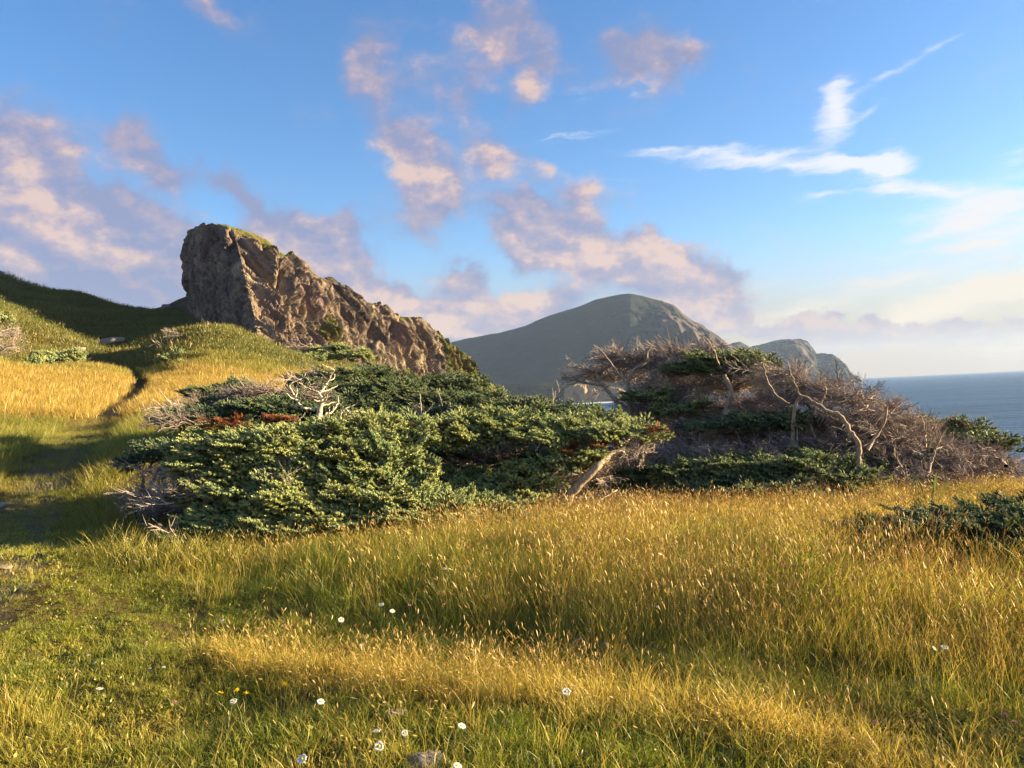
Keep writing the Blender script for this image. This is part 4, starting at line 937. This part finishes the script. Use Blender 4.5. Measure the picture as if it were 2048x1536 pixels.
# ------------------------------------------------------------------ grasses
def mat_grass():
    m_, t, out = material('grass_blades')
    h = t.attr('h'); head = t.attr('head'); br = t.attr('br')
    tint = t.attr('tint', 'INSTANCER'); rnd = t.attr('rnd', 'INSTANCER')
    g1 = t.mix(br, C(.065, .118, .008), C(.27, .34, .016)); g1 = t.mix(t.math('MULTIPLY', rnd, .5), g1, C(.30, .32, .014))
    straw = t.mix(br, C(.54, .40, .062), C(.78, .60, .12)); straw = t.mix(t.math('MULTIPLY', rnd, .5), straw, C(.48, .26, .055))
    f = t.math('ADD', t.math('MULTIPLY', h, .35), t.math('SUBTRACT', t.math('MULTIPLY', tint, 1.25), .22)); f = t.math('ADD', f, t.math('MULTIPLY', t.math('SUBTRACT', br, .5), .5), clamp=True)
    c = t.mix(f, g1, straw)
    c = t.mix(head, c, t.mix(rnd, C(.52, .38, .13), C(.42, .27, .09)))
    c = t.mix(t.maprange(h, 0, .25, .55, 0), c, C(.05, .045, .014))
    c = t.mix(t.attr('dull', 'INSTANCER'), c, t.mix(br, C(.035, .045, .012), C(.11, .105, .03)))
    b = t.new('ShaderNodeBsdfDiffuse'); t.put(b.inputs[0], c)
    gl = t.new('ShaderNodeBsdfGlossy'); gl.inputs['Roughness'].default_value = .5; gl.inputs[0].default_value = C(.9, .85, .7)
    tr = t.new('ShaderNodeBsdfTranslucent'); t.put(tr.inputs[0], c)
    mx = t.new('ShaderNodeMixShader'); mx.inputs[0].default_value = .5; t.l.new(b.outputs[0], mx.inputs[1]); t.l.new(tr.outputs[0], mx.inputs[2])
    m2 = t.new('ShaderNodeMixShader'); m2.inputs[0].default_value = .05; t.l.new(mx.outputs[0], m2.inputs[1]); t.l.new(gl.outputs[0], m2.inputs[2]); t.l.new(m2.outputs[0], out.inputs[0])
    return m_
M_grass = mat_grass()

def blades(seed, n, L0, L1, w, spread, lean, stalk=False, headL=(.04, .07), headR=.0042, segs=3, wide_mid=False):
    g = np.random.default_rng(seed); V, F, h, head, br = [], [], [], [], []
    def add(v, f, hh, hd, b_):
        o = len(V); V.extend(v); F.extend([tuple(i+o for i in q) for q in f]); h.extend(hh); head.extend([hd]*len(v)); br.extend([b_]*len(v))
    for i in range(n):
        a = g.random()*2*math.pi; rr = spread*math.sqrt(g.random()); p = np.array([math.cos(a)*rr, math.sin(a)*rr, -.01])
        L = L0+(L1-L0)*g.random(); yaw = g.random()*2*math.pi; dirh = np.array([math.cos(a)*.7+g.normal()*.6, math.sin(a)*.7+g.normal()*.6, 0]); dirh /= np.linalg.norm(dirh)+1e-6
        ln = lean*(.3+g.random()); side = np.array([math.cos(yaw), math.sin(yaw), 0]); bb = g.random()
        pts = []; d = np.array([0, 0, 1.0])+dirh*ln*.35; q = p.copy(); pts.append(q.copy())
        for s in range(segs):
            d = d/np.linalg.norm(d); q = q+d*L/segs; pts.append(q.copy()); d = d+dirh*ln*.75-np.array([0, 0, ln*.18])
        v, f, hh = [], [], []
        for s in range(segs):
            t_ = s/segs; ww = w*(1-t_*.6) if not wide_mid else w*(.5+1.6*math.sin(math.pi*min(1, t_+.15)))
            v += [pts[s]+side*ww/2, pts[s]-side*ww/2]; hh += [t_, t_]
        v.append(pts[-1]); hh.append(1.0)
        for s in range(segs-1): f += [(2*s, 2*s+1, 2*s+3), (2*s, 2*s+3, 2*s+2)]
        f.append((2*segs-2, 2*segs-1, 2*segs))
        add(v, f, hh, 0.0, bb)
        if stalk:
            hl = headL[0]+(headL[1]-headL[0])*g.random(); d = pts[-1]-pts[-2]; d = d/np.linalg.norm(d); e, a1, u1 = frame(d+np.array([0, 0, .01])); c = pts[-1]
            ring = lambda t_, r_: [c+e*hl*t_+r_*(a1*math.cos(x)+u1*math.sin(x)) for x in (0, 2.09, 4.19)]
            v = [c-e*.01]+ring(.25, headR)+ring(.7, headR*.85)+[c+e*hl]
            f = [(0, 1, 2), (0, 2, 3), (0, 3, 1), (1, 4, 5), (1, 5, 2), (2, 5, 6), (2, 6, 3), (3, 6, 4), (3, 4, 1), (4, 7, 5), (5, 7, 6), (6, 7, 4)]
            add(v, f, [.8]*4+[1]*4, 1.0, g.random())
    return np.array(V), np.array(F), dict(h=h, head=head, br=br)
def tmpl_obj(name, V, F, at):
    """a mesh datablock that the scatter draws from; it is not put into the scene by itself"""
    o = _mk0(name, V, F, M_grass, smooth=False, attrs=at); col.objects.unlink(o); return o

_ng = {}
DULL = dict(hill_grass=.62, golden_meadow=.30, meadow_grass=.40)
def scatter(name, label, pts, rot, scl, tint, variant, sources, rnd):
    o = points_obj(name, pts, dict(dull=('FLOAT', np.full(len(pts), DULL.get(name, 0.0))), rot=('FLOAT_VECTOR', rot), scl=('FLOAT_VECTOR', scl), tint=('FLOAT', tint), rnd=('FLOAT', rnd), variant=('INT', variant)), gn_scatter(name+'_scatter', sources, 1)); o['label'] = label
    return o

# where the tall grass begins (distance by bearing), read off the photograph
_te = [(-200, 14), (40, 9.2), (120, 8.2), (200, 7.0), (330, 6.1), (500, 5.45), (800, 4.75), (1100, 4.4), (1500, 4.05), (2000, 3.65), (2500, 3.3)]
_tt = np.array([math.atan2(P(a, 1200, 5)[0], P(a, 1200, 5)[1]) for a, _ in _te]); _tr = np.array([b_ for _, b_ in _te])
def edge_r(x, y): return np.interp(np.arctan2(x, y), _tt, _tr)
def samp(n, r0, r1, t0, t1, g):
    r = np.sqrt(r0*r0+(r1*r1-r0*r0)*g.random(n)); t = t0+(t1-t0)*g.random(n); return np.sin(t)*r, np.cos(t)*r, r, t
def in_pads(x, y, grow=.9, maxr=30):
    hit = np.zeros(len(x), bool)
    for cx, cy, rx, ry, th, zb in PADS:
        if math.hypot(cx, cy) > maxr or zb > H(cx, cy)[0]+.38: continue
        dx, dy = x-cx, y-cy; u_ = dx*math.cos(th)-dy*math.sin(th); v_ = dx*math.sin(th)+dy*math.cos(th); hit |= (u_/(rx*grow))**2+(v_/(ry*grow))**2 < 1
    return hit
def rots(n, g, tilt=.12, wind=.06):
    return np.stack([g.normal(0, tilt, n), g.normal(-wind, tilt, n), g.random(n)*6.283], 1)
A42 = R(54)
g = np.random.default_rng(99)

# 1 short turf
short_src = [tmpl_obj('turf_tuft', *blades(100+i, 26, .035, .105, .0034, .075, 1.1)) for i in range(4)] + [tmpl_obj('leafy_tuft', *blades(110+i, 12, .03, .06, .009, .06, 1.5, wide_mid=True, segs=3)) for i in range(2)] + [tmpl_obj('fine_tuft', *blades(115, 16, .08, .19, .0026, .06, .9))]
x, y, r, t = samp(122000, 2.0, 14, -A42, A42, g)
er = edge_r(x, y); pd = path_dist(x, y); keep = ((r < er+.5) | (pd < 3.8)) & ((pd > .95+.5*g.random(len(x))) | (g.random(len(x)) < .22)) & ~in_pads(x, y)
x, y, r, er, pd = [a[keep] for a in (x, y, r, er, pd)]; n = len(x)
cl = fbm2(x, y, .9, 3, 60); cl2 = fbm2(x, y, 2.6, 2, 61)
fringe = np.exp(-((r-(er-.55))/.28)**2)*sstep(np.degrees(np.arctan2(x, y)), -26, -17)
v = np.where(g.random(n) < .30+.25*cl2, g.integers(4, 6, n), np.where(g.random(n) < .22, 6, g.integers(0, 4, n)))
trough = np.exp(-((r-(er-.10))/.20)**2)
s = (.55+.6*g.random(n))*(1+.35*cl)*(1-.35*trough)*(1+.35*fringe)
s *= np.where(np.arctan2(x, y) < R(-22), .72, 1.0)
tint = np.clip(.20+.30*cl+.20*cl2+.45*fringe+.12*g.normal(size=n), 0, 1)
scatter('short_grass', 'short yellow green turf in the foreground', np.stack([x, y, H(x, y)], 1), rots(n, g, .22), np.stack([s*1.05]*3, 1), tint, v, short_src, g.random(n))
# 1b golden fringe on the rim of the turf
fr_src = [tmpl_obj('fringe_tuft', *blades(120+i, 12, .10, .22, .0026, .05, .6)) for i in range(2)] + [tmpl_obj('fringe_stalks', *blades(124+i, 7, .16, .30, .0016, .05, .6, stalk=True, headL=(.015, .03), headR=.0024)) for i in range(2)]
x, y, r, t = samp(19500, 2.6, 6.6, -A42, A42, g); er = edge_r(x, y); dg = np.degrees(t)
cl = fbm2(x, y, 1.1, 3, 64)
pr = np.exp(-((r-(er-.5))/.22)**2)*sstep(dg, -25, -18)*(1-.72*sstep(dg, 2, 10)) + .16*sstep(cl, .15, .5)*(r < er) + .05*(r < er)*sstep(dg, -24, -16)
keep = (g.random(len(x)) < pr) & (path_dist(x, y) > 1.3); x, y, r, cl = [a[keep] for a in (x, y, r, cl)]; n = len(x)
s = .7+.5*g.random(n); scatter('fringe_grass', 'golden fringe of thin grass on the rim of the turf', np.stack([x, y, H(x, y)], 1), rots(n, g, .14), np.stack([s]*3, 1), np.clip(.75+.2*g.normal(size=n), 0, 1), g.integers(0, 4, n), fr_src, g.random(n))

HF = lambda r: np.interp(r, [3.5, 5, 6.5, 8, 9.5, 11, 14], [.9, .95, .85, .66, .50, .42, .42])
# 2 tall grass: green leaves below, straw stalks with heads above
leaf_src = [tmpl_obj('tall_tuft', *blades(130+i, 15, .16, .40, .0040, .085, .75)) for i in range(5)]
stalk_src = [tmpl_obj('straw_stalks', *blades(140+i, 9, .34, .60, .0021, .10, .32, stalk=True, headL=(.035, .065), headR=.0031)) for i in range(5)] + [tmpl_obj('straw_tuft', *blades(150+i, 16, .22, .46, .0026, .09, .5)) for i in range(3)]
x, y, r, t = samp(54000, 3.4, 16.5, -A42, A42, g)
dens = np.interp(r, [3.4, 7, 11, 17], [1, 1, .8, .6])
er = edge_r(x, y); pd = path_dist(x, y)
land = H(x, y) > -2.2
keep = (g.random(len(x)) < dens) & (r > er+.05) & (pd > 2.2+1.6*g.random(len(x))) & land & ~in_pads(x, y)
x, y, r, t, er = [a[keep] for a in (x, y, r, t, er)]; n = len(x); dg = np.degrees(t)
cl = fbm2(x, y, .55, 3, 70); cl2 = fbm2(x, y, 1.8, 2, 71)
hgt = .42+.58*sstep(r-er, 0, 1.3); hgt *= 1+.22*cl+.1*cl2; hgt *= np.interp(dg, [-32, -22, -14], [.45, .62, 1])*np.interp(path_dist(x, y), [2.2, 6], [.6, 1]); hgt *= 1+.25*np.exp(-((dg-20)/6)**2-((r-5.6)/.8)**2)
s = hgt*(.7+.5*g.random(n))*HF(r); w_ = s/HF(r)*np.interp(r, [4, 8, 16], [1, 1.15, 1.7])
tint = np.clip(-.06+.38*sstep(dg, -12, 14)+.42*fbm2(x, y, .33, 3, 76)+.25*cl+.12*g.normal(size=n)-.25*np.exp(-((dg-20)/6)**2-((r-5.4)/.7)**2), 0, 1)
scatter('tall_grass', 'tall green grass leaves of the bank in front of the spruces', np.stack([x, y, H(x, y)], 1), rots(n, g, .14), np.stack([w_, w_, s], 1), tint, g.integers(0, 5, n), leaf_src, g.random(n))
x, y, r, t = samp(37000, 3.5, 17, -A42, A42, g); er = edge_r(x, y); dg = np.degrees(t); cl = fbm2(x, y, .5, 3, 74)
gd = np.interp(dg, [-45, -24, -14, -4, 8, 20, 45], [.06, .12, .22, .50, .85, 1, 1])*np.clip(.62+1.9*cl, .08, 1.5)*sstep(r-er, .1, 1.2)
gd *= np.interp(r, [4, 9, 17], [.8, .75, .6])
keep = (g.random(len(x)) < gd) & (path_dist(x, y) > 1.8) & (H(x, y) > -2.2) & ~in_pads(x, y, .8)
x, y, r, t, er, cl = [a[keep] for a in (x, y, r, t, er, cl)]; n = len(x); dg = np.degrees(t)
s = (.62+.25*sstep(r-er, .2, 1.5)+.12*cl)*(.85+.35*g.random(n))*np.where(dg < -14, .8, 1)*HF(r); w_ = s/HF(r)*np.interp(r, [4, 8, 16], [1, 1.2, 1.7])
v = np.where(g.random(n) < .62, g.integers(0, 5, n), g.integers(5, 8, n))
tint = np.clip(.80+.18*g.normal(size=n)+.1*cl, 0, 1)
scatter('straw_grass', 'golden seed stalks standing above the tall grass', np.stack([x, y, H(x, y)], 1), rots(n, g, .10, .03), np.stack([w_, w_, s], 1), tint, v, stalk_src, g.random(n))

# 3 meadow beyond, on the left
mid_src = [tmpl_obj('meadow_tuft', *blades(160+i, 24, .12, .36, .0065, .24, .7)) for i in range(3)]
x, y, r, t = samp(34000, 7.5, 34, R(-54), R(-3), g); pd = path_dist(x, y)
dens = np.interp(r, [7, 14, 34], [1, 1, .7])
keep = (g.random(len(x)) < dens) & ((pd > 1.0+.4*g.random(len(x))) | ((g.random(len(x)) < .7) & (r > 11))) & (r > edge_r(x, y)) & ~in_pads(x, y)
x, y, r, pd = [a[keep] for a in (x, y, r, pd)]; n = len(x); cl = fbm2(x, y, .3, 3, 80)
s = (.75+.5*g.random(n))*(1+.25*cl)*np.where(pd < 1.7, .4, 1)*np.interp(r, [8, 14, 34], [.8, .9, 1.15])
tint = np.clip(.16+.25*cl+.12*g.normal(size=n)+.6*sstep(r, 30, 34), 0, 1)
scatter('meadow_grass', 'shaded meadow grass along the path on the left', np.stack([x, y, H(x, y)], 1), rots(n, g, .12), np.stack([s]*3, 1), tint, g.integers(0, 3, n), mid_src, g.random(n))
far_src = [tmpl_obj('far_tuft', *blades(170+i, 46, .16, .44, .014, .55, .6)) for i in range(3)]
x, y, r, t = samp(36000, 33, 62, R(-54), R(-4), g); pd = path_dist(x, y)
keep = (pd > 1.0) & (H(x, y) > 0) & ~in_pads(x, y, .8, 80); x, y, r = [a[keep] for a in (x, y, r)]; n = len(x); cl = fbm2(x, y, .22, 3, 84)
s = (.8+.5*g.random(n)); tint = np.clip(1.05-.75*sstep(r+3*cl, 54, 59)+.18*cl+.1*g.normal(size=n), 0, 1)
scatter('golden_meadow', 'sunlit straw coloured meadow below the crag', np.stack([x, y, H(x, y)], 1), rots(n, g, .12), np.stack([s]*3, 1), tint, g.integers(0, 3, n), far_src, .55+.45*g.random(n))
hill_src = [tmpl_obj('hill_tuft', *blades(180+i, 44, .12, .36, .030, 1.1, .6)) for i in range(3)]
x, y, r, t = samp(42000, 60, 116, R(-46), R(-3), g); pd = path_dist(x, y); z = H(x, y)
keep = (pd > 1.0) & (z > 0) & ~in_pads(x, y, .8, 90) & (z < 19+2*fbm2(x, y, .12, 4, 33)); x, y, r, z = [a[keep] for a in (x, y, r, z)]; n = len(x); cl = fbm2(x, y, .13, 4, 88)+.5*fbm2(x, y, .6, 2, 89)
s = (.6+.6*g.random(n))*(1+.55*cl); tint = np.clip(.12+.32*cl+.12*g.normal(size=n), 0, 1)
scatter('hill_grass', 'rough green grass on the hillside and the knoll below the crag', np.stack([x, y, z], 1), rots(n, g, .1), np.stack([s]*3, 1), tint, g.integers(0, 3, n), hill_src, g.random(n))

# ------------------------------------------------------------------ flowers, stones and small things, one by one
def hit(px, py, hgt=0.0, r0=1.5, r1=40):
    """point hgt above the ground that is seen at the pixel"""
    d = pdir(px, py); d = d/math.hypot(d[0], d[1]); rr = np.exp(np.linspace(math.log(r0), math.log(r1), 1200)); p = CP+d*rr[:, None]
    gz_ = H(p[:, 0], p[:, 1])+hgt; i = np.argmax(p[:, 2] < gz_); return p[i]-np.array([0, 0, hgt])
def flat_mat(name, c, c2, rough=.6, trans=.3, sc=200):
    m_, t, out = material(name); p = t.new('ShaderNodeNewGeometry').outputs['Position']
    cc = t.mix(t.noise(p, sc, 2), C(*c), C(*c2)); b = t.new('ShaderNodeBsdfDiffuse'); t.put(b.inputs[0], cc); tr = t.new('ShaderNodeBsdfTranslucent'); t.put(tr.inputs[0], cc)
    mx = t.new('ShaderNodeMixShader'); mx.inputs[0].default_value = trans; t.l.new(b.outputs[0], mx.inputs[1]); t.l.new(tr.outputs[0], mx.inputs[2]); t.l.new(mx.outputs[0], out.inputs[0]); return m_
M_petal = flat_mat('white_petal', (.78, .78, .72), (.85, .85, .80)); M_disc = flat_mat('yellow_disc', (.62, .40, .03), (.75, .52, .05), trans=0)
M_stem = flat_mat('flower_stem', (.07, .11, .03), (.11, .14, .04)); M_yel = flat_mat('yellow_petal', (.72, .48, .02), (.80, .60, .05))
M_pink = flat_mat('clover_pink', (.48, .22, .26), (.62, .34, .38)); M_violet = flat_mat('violet_petal', (.30, .25, .60), (.42, .36, .75))
def stem(p, hgt, t, g_, lean=.12, r=.0014):
    q = [np.array(p)+np.array([0, 0, -.02])]; d = g_.normal(0, lean, 2)
    for k_ in range(1, 6): q.append(np.array(p)+np.array([d[0]*hgt*(k_/5)**2, d[1]*hgt*(k_/5)**2, hgt*k_/5]))
    v, f = tube(q, r, 4); mk('stem', v, f, M_stem, t); return q[-1]
def daisy(px, py, hgt, label, size=.024, face=(0, -.5, .8), n=19, group='white daisies in the near turf'):
    size *= .86; g_ = np.random.default_rng(int(px*7+py)); base = hit(px, py, hgt); t = thing('daisy', base, label, 'flower', group=group); c = stem(base, hgt, t, g_, .03)
    nrm = np.array(face)+g_.normal(0, .22, 3); nrm /= np.linalg.norm(nrm); nrm, a, u_ = frame(nrm); V, F = [], []
    for k_ in range(n):
        x_ = k_/n*2*math.pi+g_.normal(0, .05); d = a*math.cos(x_)+u_*math.sin(x_); s_ = np.cross(nrm, d); L = size*(.9+.2*g_.random()); w = size*.15; o = len(V); dr = -.12*L*g_.random()
        V += [c+d*size*.25+s_*w*.6, c+d*size*.25-s_*w*.6, c+d*L*.7-s_*w+nrm*.10*L, c+d*L+nrm*dr, c+d*L*.7+s_*w+nrm*.10*L]; F += [(o, o+1, o+2), (o, o+2, o+4), (o+4, o+2, o+3)]
    head = mk('petals', V, np.array(F), M_petal, t, smooth=False, kind='stuff')
    V = [c+nrm*size*.18]; F = []; m_ = 9
    for j, (rr, zz) in enumerate(((.20, .14), (.30, .04))):
        V += [c+nrm*size*zz+size*rr*(a*math.cos(q)+u_*math.sin(q)) for q in np.arange(m_)/m_*6.283]
    F = [(0, 1+k_, 1+(k_+1) % m_) for k_ in range(m_)]; F2 = [(1+k_, 1+m_+k_, 1+m_+(k_+1) % m_, 1+(k_+1) % m_) for k_ in range(m_)]
    mk('disc', V, [np.array(F), np.array(F2)], M_disc, head)
DA = [(605,1518,.17,'white daisy cut close to the bottom edge, furthest left of the nearest ones',.026,(0,-.5,.8)), (752,1463,.20,'white daisy facing up on a long straight pale stem, upper left of the near cluster',.023,(.2,-.1,1)),
      (760,1492,.15,'white daisy showing its whole yellow centre to the viewer, middle of the near cluster',.024,(0,-1,.45)), (810,1466,.16,'half closed small white daisy right of the near cluster',.018,(.3,-.5,.8)),
      (922,1451,.17,'white daisy above the half buried grey rock',.021,(0,-.5,.8)), (1132,1383,.17,'white daisy alone near the middle of the turf',.026,(.1,-.6,.8)), (641,1404,.16,'flat seen white daisy between the yellow flowers and the near cluster',.024,(0,-.15,1)),
      (197,1378,.12,'white daisy leftmost of the large ones, right of the flat pale stone',.024,(0,-.2,1)), (468,1402,.13,'ragged creamy flower just below the yellow blossoms',.024,(0,-.8,.7)),
      (688,1239,.22,'white daisy at the near edge of the tall grass, lowest left of its trio',.026,(0,-.6,.8)), (760,1209,.26,'white daisy at the edge of the tall grass, highest of its trio',.026,(0,-.3,1)), (783,1223,.24,'white daisy at the edge of the tall grass, rightmost of its trio',.024,(0,-.4,1)),
      (724,1290,.12,'small creamy flower in the golden fringe',.020,(0,-.4,1)), (915,1532,.13,'white daisy cut by the bottom edge beside the grey rock',.022,(0,-.4,1)), (177,1310,.06,'tiny white flower in the shaded short turf, highest of its group',.015,(0,-.3,1)),
      (190,1325,.06,'tiny white flower in the shaded short turf, right of its group',.012,(0,-.3,1)), (147,1328,.06,'tiny white flower in the shaded short turf, lowest of its group',.012,(0,-.3,1)), (300,1336,.08,'tiny white flower left of a pair beneath the golden fringe',.014,(0,-.3,1)), (328,1334,.08,'tiny white flower right of a pair beneath the golden fringe',.013,(0,-.3,1)),
      (443,1240,.20,'pale flower leaning at the left start of the golden fringe',.018,(-.4,-.3,1)), (1883,1293,.22,'white flat topped flower at the right edge of the golden grass',.024,(0,-.2,1)), (1868,1297,.20,'white flat topped flower left of its neighbour in the golden grass at right',.018,(0,-.2,1)),
      (1320,1108,.45,'pale flower head high in the middle of the tall golden grass',.018,(0,-.3,1)), (1310,1213,.3,'small pale flower in the shade below the golden grass',.014,(0,-.4,1)), (890,1137,.40,'creamy flower head high in the grass beneath the spruce mat',.016,(0,-.4,1)), (295,1118,.3,'creamy flower left of the spruce mat in the darker grass',.016,(0,-.4,1))]
for a_, b_, h_, lb, sz, fc in DA: daisy(a_, b_, h_, lb, sz, fc)
def blossom(px, py, hgt, label, cat, name, m_, rad, cluster, group, elong=1.0):
    g_ = np.random.default_rng(int(px*3+py)); base = hit(px, py, hgt); t = thing(name, base, label, cat, group=group); c = stem(base, hgt, t, g_, .05, .0012); V, F = [], []
    for k_ in range(cluster):
        d = g_.normal(size=3); d[2] = abs(d[2])*1.0; d /= np.linalg.norm(d); e, a, u_ = frame(d); o = len(V); rr = rad*(.8+.4*g_.random())
        V += [c+e*rr*.1+a*rr*.22, c+e*rr*.1-a*rr*.22, c+e*rr*np.array([1, 1, elong])]; F.append((o, o+1, o+2)); o = len(V)
        V += [c+e*rr*.1+u_*rr*.2, c+e*rr*.1-u_*rr*.2, c+(e+.3*a)*rr*np.array([1, 1, elong])]; F.append((o, o+1, o+2))
    mk('petals', V, np.array(F), m_, t, smooth=False, kind='stuff')
YG = 'yellow flowers in the near turf'
for px, py, lb in ((478,1380,'bright yellow blossom, left of the yellow pair above the creamy flower'), (492,1388,'bright yellow blossom, right and lower of the yellow pair above the creamy flower'), (441,1386,'small yellow blossom just left of the yellow pair'), (569,1371,'yellow blossom on a slanting stem right of the yellow pair')):
    blossom(px, py, .15, lb, 'flower', 'yellow_flower', M_yel, .016, 26, YG)
PG = 'pink clover heads in the grass'
for px, py, h_, lb in ((290,1290,.14,'pink clover head at the left of the golden fringe'), (350,1405,.10,'mauve clover head in the middle of the near left turf'), (508,1322,.12,'pink clover head under the golden fringe'), (2012,1433,.12,'pink clover head near the right edge, upper one'), (2028,1447,.12,'pink clover head near the right edge, lower one'), (1746,1444,.12,'single pink clover head in the right foreground turf'), (268,1124,.3,'reddish flower head in the dark grass left of the spruce mat'), (815,1212,.25,'pink flower head right of the daisy trio'), (887,1209,.25,'pink flower head farther right of the daisy trio')):
    blossom(px, py, h_, lb, 'flower', 'clover', M_pink, .013, 30, PG)
VG = 'violet flowers in the shade of the tall grass'
for px, py, lb in ((1158,1240,'violet flower, highest left of the shaded group'), (1180,1246,'violet flower second from left in the top row of the shaded group'), (1219,1243,'violet flower highest right of the shaded group'), (1181,1263,'violet flower in the middle of the shaded group'), (1157,1279,'largest violet flower, lowest left of the shaded group, beside the pale pebble'), (1213,1288,'violet flower lowest right of the shaded group')):
    blossom(px, py, .12, lb, 'flower', 'violet_flower', M_violet, .012, 16, VG)

def rock_mat(name, a, b_, lich=0.0):
    m_, t, out = material(name); p = t.new('ShaderNodeNewGeometry').outputs['Position']; n = t.noise(p, 9, 6, .7); n2 = t.noise(p, 60, 4, .7)
    c = t.mix(t.maprange(n, .35, .65), C(*a), C(*b_)); c = t.mix(t.maprange(n2, .55, .7, 0, .6), c, C(a[0]*.55, a[1]*.55, a[2]*.5)); principled(t, out, c, .9, t.math('ADD', n, t.math('MULTIPLY', n2, .4)), .02, .8, .2); return m_
M_stone = rock_mat('grey_stone', (.16, .135, .125), (.30, .26, .235)); M_pale = rock_mat('pale_stone', (.22, .18, .15), (.38, .33, .28))
def stone(px, py, size, label, mat_, seed, sink=.3, r=None, rot=0.0, tilt=0.0, name='stone', cat='stone', far=False, rough=.07):
    g_ = np.random.default_rng(seed); base = hit(px, py, 0, 30, 160) if far else hit(px, py)
    nu, nv = (28, 16) if rough < .2 else (110, 60); th_, ph_ = np.meshgrid(np.linspace(0, 2*math.pi, nu, endpoint=False), np.linspace(0, math.pi, nv), indexing='ij')
    d = np.stack([np.sin(ph_)*np.cos(th_), np.sin(ph_)*np.sin(th_), np.cos(ph_)], -1).reshape(-1, 3)
    rad = np.ones(len(d))
    for _ in range(9):
        nrm = g_.normal(size=3); nrm /= np.linalg.norm(nrm); c_ = .62+.25*g_.random(); rad = np.minimum(rad, c_/np.maximum(d@nrm, 1e-3))
    rad *= 1+rough*fbm(d*3+seed, 3 if rough < .2 else 6, seed=seed); v = d*rad[:, None]*np.array(size)/2
    ct, st = math.cos(tilt), math.sin(tilt); v = np.stack([v[:, 0]*ct-v[:, 2]*st, v[:, 1], v[:, 0]*st+v[:, 2]*ct], 1)
    cr, sr = math.cos(rot), math.sin(rot); v = np.stack([v[:, 0]*cr-v[:, 1]*sr, v[:, 0]*sr+v[:, 1]*cr, v[:, 2]+size[2]*(.5-sink)], 1)
    a = np.arange(nu*nv).reshape(nu, nv); a = np.concatenate([a, a[:1]]); f = np.stack([a[:-1, :-1], a[:-1, 1:], a[1:, 1:], a[1:, :-1]], -1).reshape(-1, 4)
    o = mk(name, v, f, mat_); o.location = tuple(base); tag(o, label, cat); return o
stone(858, 1530, (.20, .16, .12), 'half buried grey rock at the bottom edge among leaves', M_stone, 3, .52, rough=.14)
stone(788, 1434, (.15, .10, .07), 'flat dark grey stone in the turf above the daisies', M_stone, 4, .45)
stone(830, 1328, (.07, .06, .045), 'small grey brown stone on the trodden strip left of centre', M_stone, 5, .3)
stone(1842, 1372, (.14, .11, .09), 'brown rounded stone on the trodden strip at right', M_stone, 6, .35)
stone(1140, 1284, (.075, .06, .04), 'small pale stone beside the violet flowers', M_pale, 7, .2)
stone(1490, 1316, (.09, .07, .05), 'small pale stone in the shade under the bending straw', M_pale, 8, .2)
stone(46, 1331, (.12, .06, .02), 'flat pale stone lying in the short turf at left', M_pale, 9, .3)
stone(4, 1138, (.20, .14, .05), 'flat pale stone on the dirt path at the left edge', M_pale, 10, .3)
stone(2, 1014, (.20, .14, .10), 'pale stone beside the path at the left edge, farther along', M_pale, 11, .3)
stone(96, 969, (.14, .1, .05), 'small grey stone on the dirt path where it narrows', M_pale, 12, .3)
stone(112, 690, (1.5, 1.0, .8), 'small pale boulder, upper left of three below the valley', M_pale, 13, .3, far=True)
stone(150, 702, (2.4, 1.2, .7), 'low ochre boulder in the middle of three below the valley', M_pale, 14, .3, far=True)
stone(212, 692, (4.0, 1.6, .8), 'long grey slab tilting up to the right below the valley', M_stone, 15, .1, far=True, tilt=.20)
stone(333, 618, (1.7, 1.4, 1.1), 'square block on the skyline left of the crag', M_stone, 16, .3, far=True)
def stick():
    g0 = hit(250, 1078, .12); pts = [hit(252, 1076, .16)+np.array([0, 0, .16]), hit(262, 1080, .14)+np.array([0, 0, .14]), hit(276, 1081, .12)+np.array([0, 0, .11]), hit(291, 1086, .10)+np.array([0, 0, .05])]
    t = thing('stick', g0, 'short bleached forked stick lying at the left foot of the spruce mat', 'stick'); v, f = tube(smooth_line(pts, 9), np.linspace(.009, .006, 9), 6); mk('stem', v, f, M_snag, t)
    v, f = tube([pts[0]+np.array([.01, 0, -.005]), pts[0]+np.array([.03, 0, -.09])], [.006, .003], 5); mk('branch', v, f, M_snag, t)
stick()
def iris(px, py, h_, label, seed):
    g_ = np.random.default_rng(seed); base = hit(px, py, 0, 4, 30); t = thing('broad_leaved_plant', base, label, 'plant', group='broad bladed plants in the golden grass')
    for k_ in range(7):
        a = g_.random()*6.283; ln = .10+.25*g_.random(); L = h_*(.6+.4*g_.random()); w = .012+.008*g_.random(); side = np.array([math.cos(a+1.57), math.sin(a+1.57), 0]); V, F = [], []
        for s_ in range(6):
            q = s_/5; c = np.array(base)+np.array([math.cos(a)*.04, math.sin(a)*.04, 0])+np.array([math.cos(a), math.sin(a), 0])*ln*L*q*q*1.3+np.array([0, 0, L*q*(1-.1*q)]); ww = w*(1-q**3*.95)
            V += [c+side*ww, c+np.array([0, 0, -.002])+.3*np.array([math.cos(a), math.sin(a), 0])*ww, c-side*ww]
            if s_: o = s_*3; F += [(o-3, o-2, o+1, o), (o-2, o-1, o+2, o+1)]
        mk('leaf', V, np.array(F), M_blade, t)
M_blade = flat_mat('broad_blade', (.10, .17, .035), (.15, .21, .05), sc=30)
iris(1862, 1040, .62, 'broad bladed plant with one long upright blade behind the juniper mound', 3)
iris(1945, 1035, .42, 'fan of broad bright blades near the right edge behind the juniper mound', 5)
iris(1705, 1195, .4, 'lush bright bladed clump amid the golden grass at right', 8)
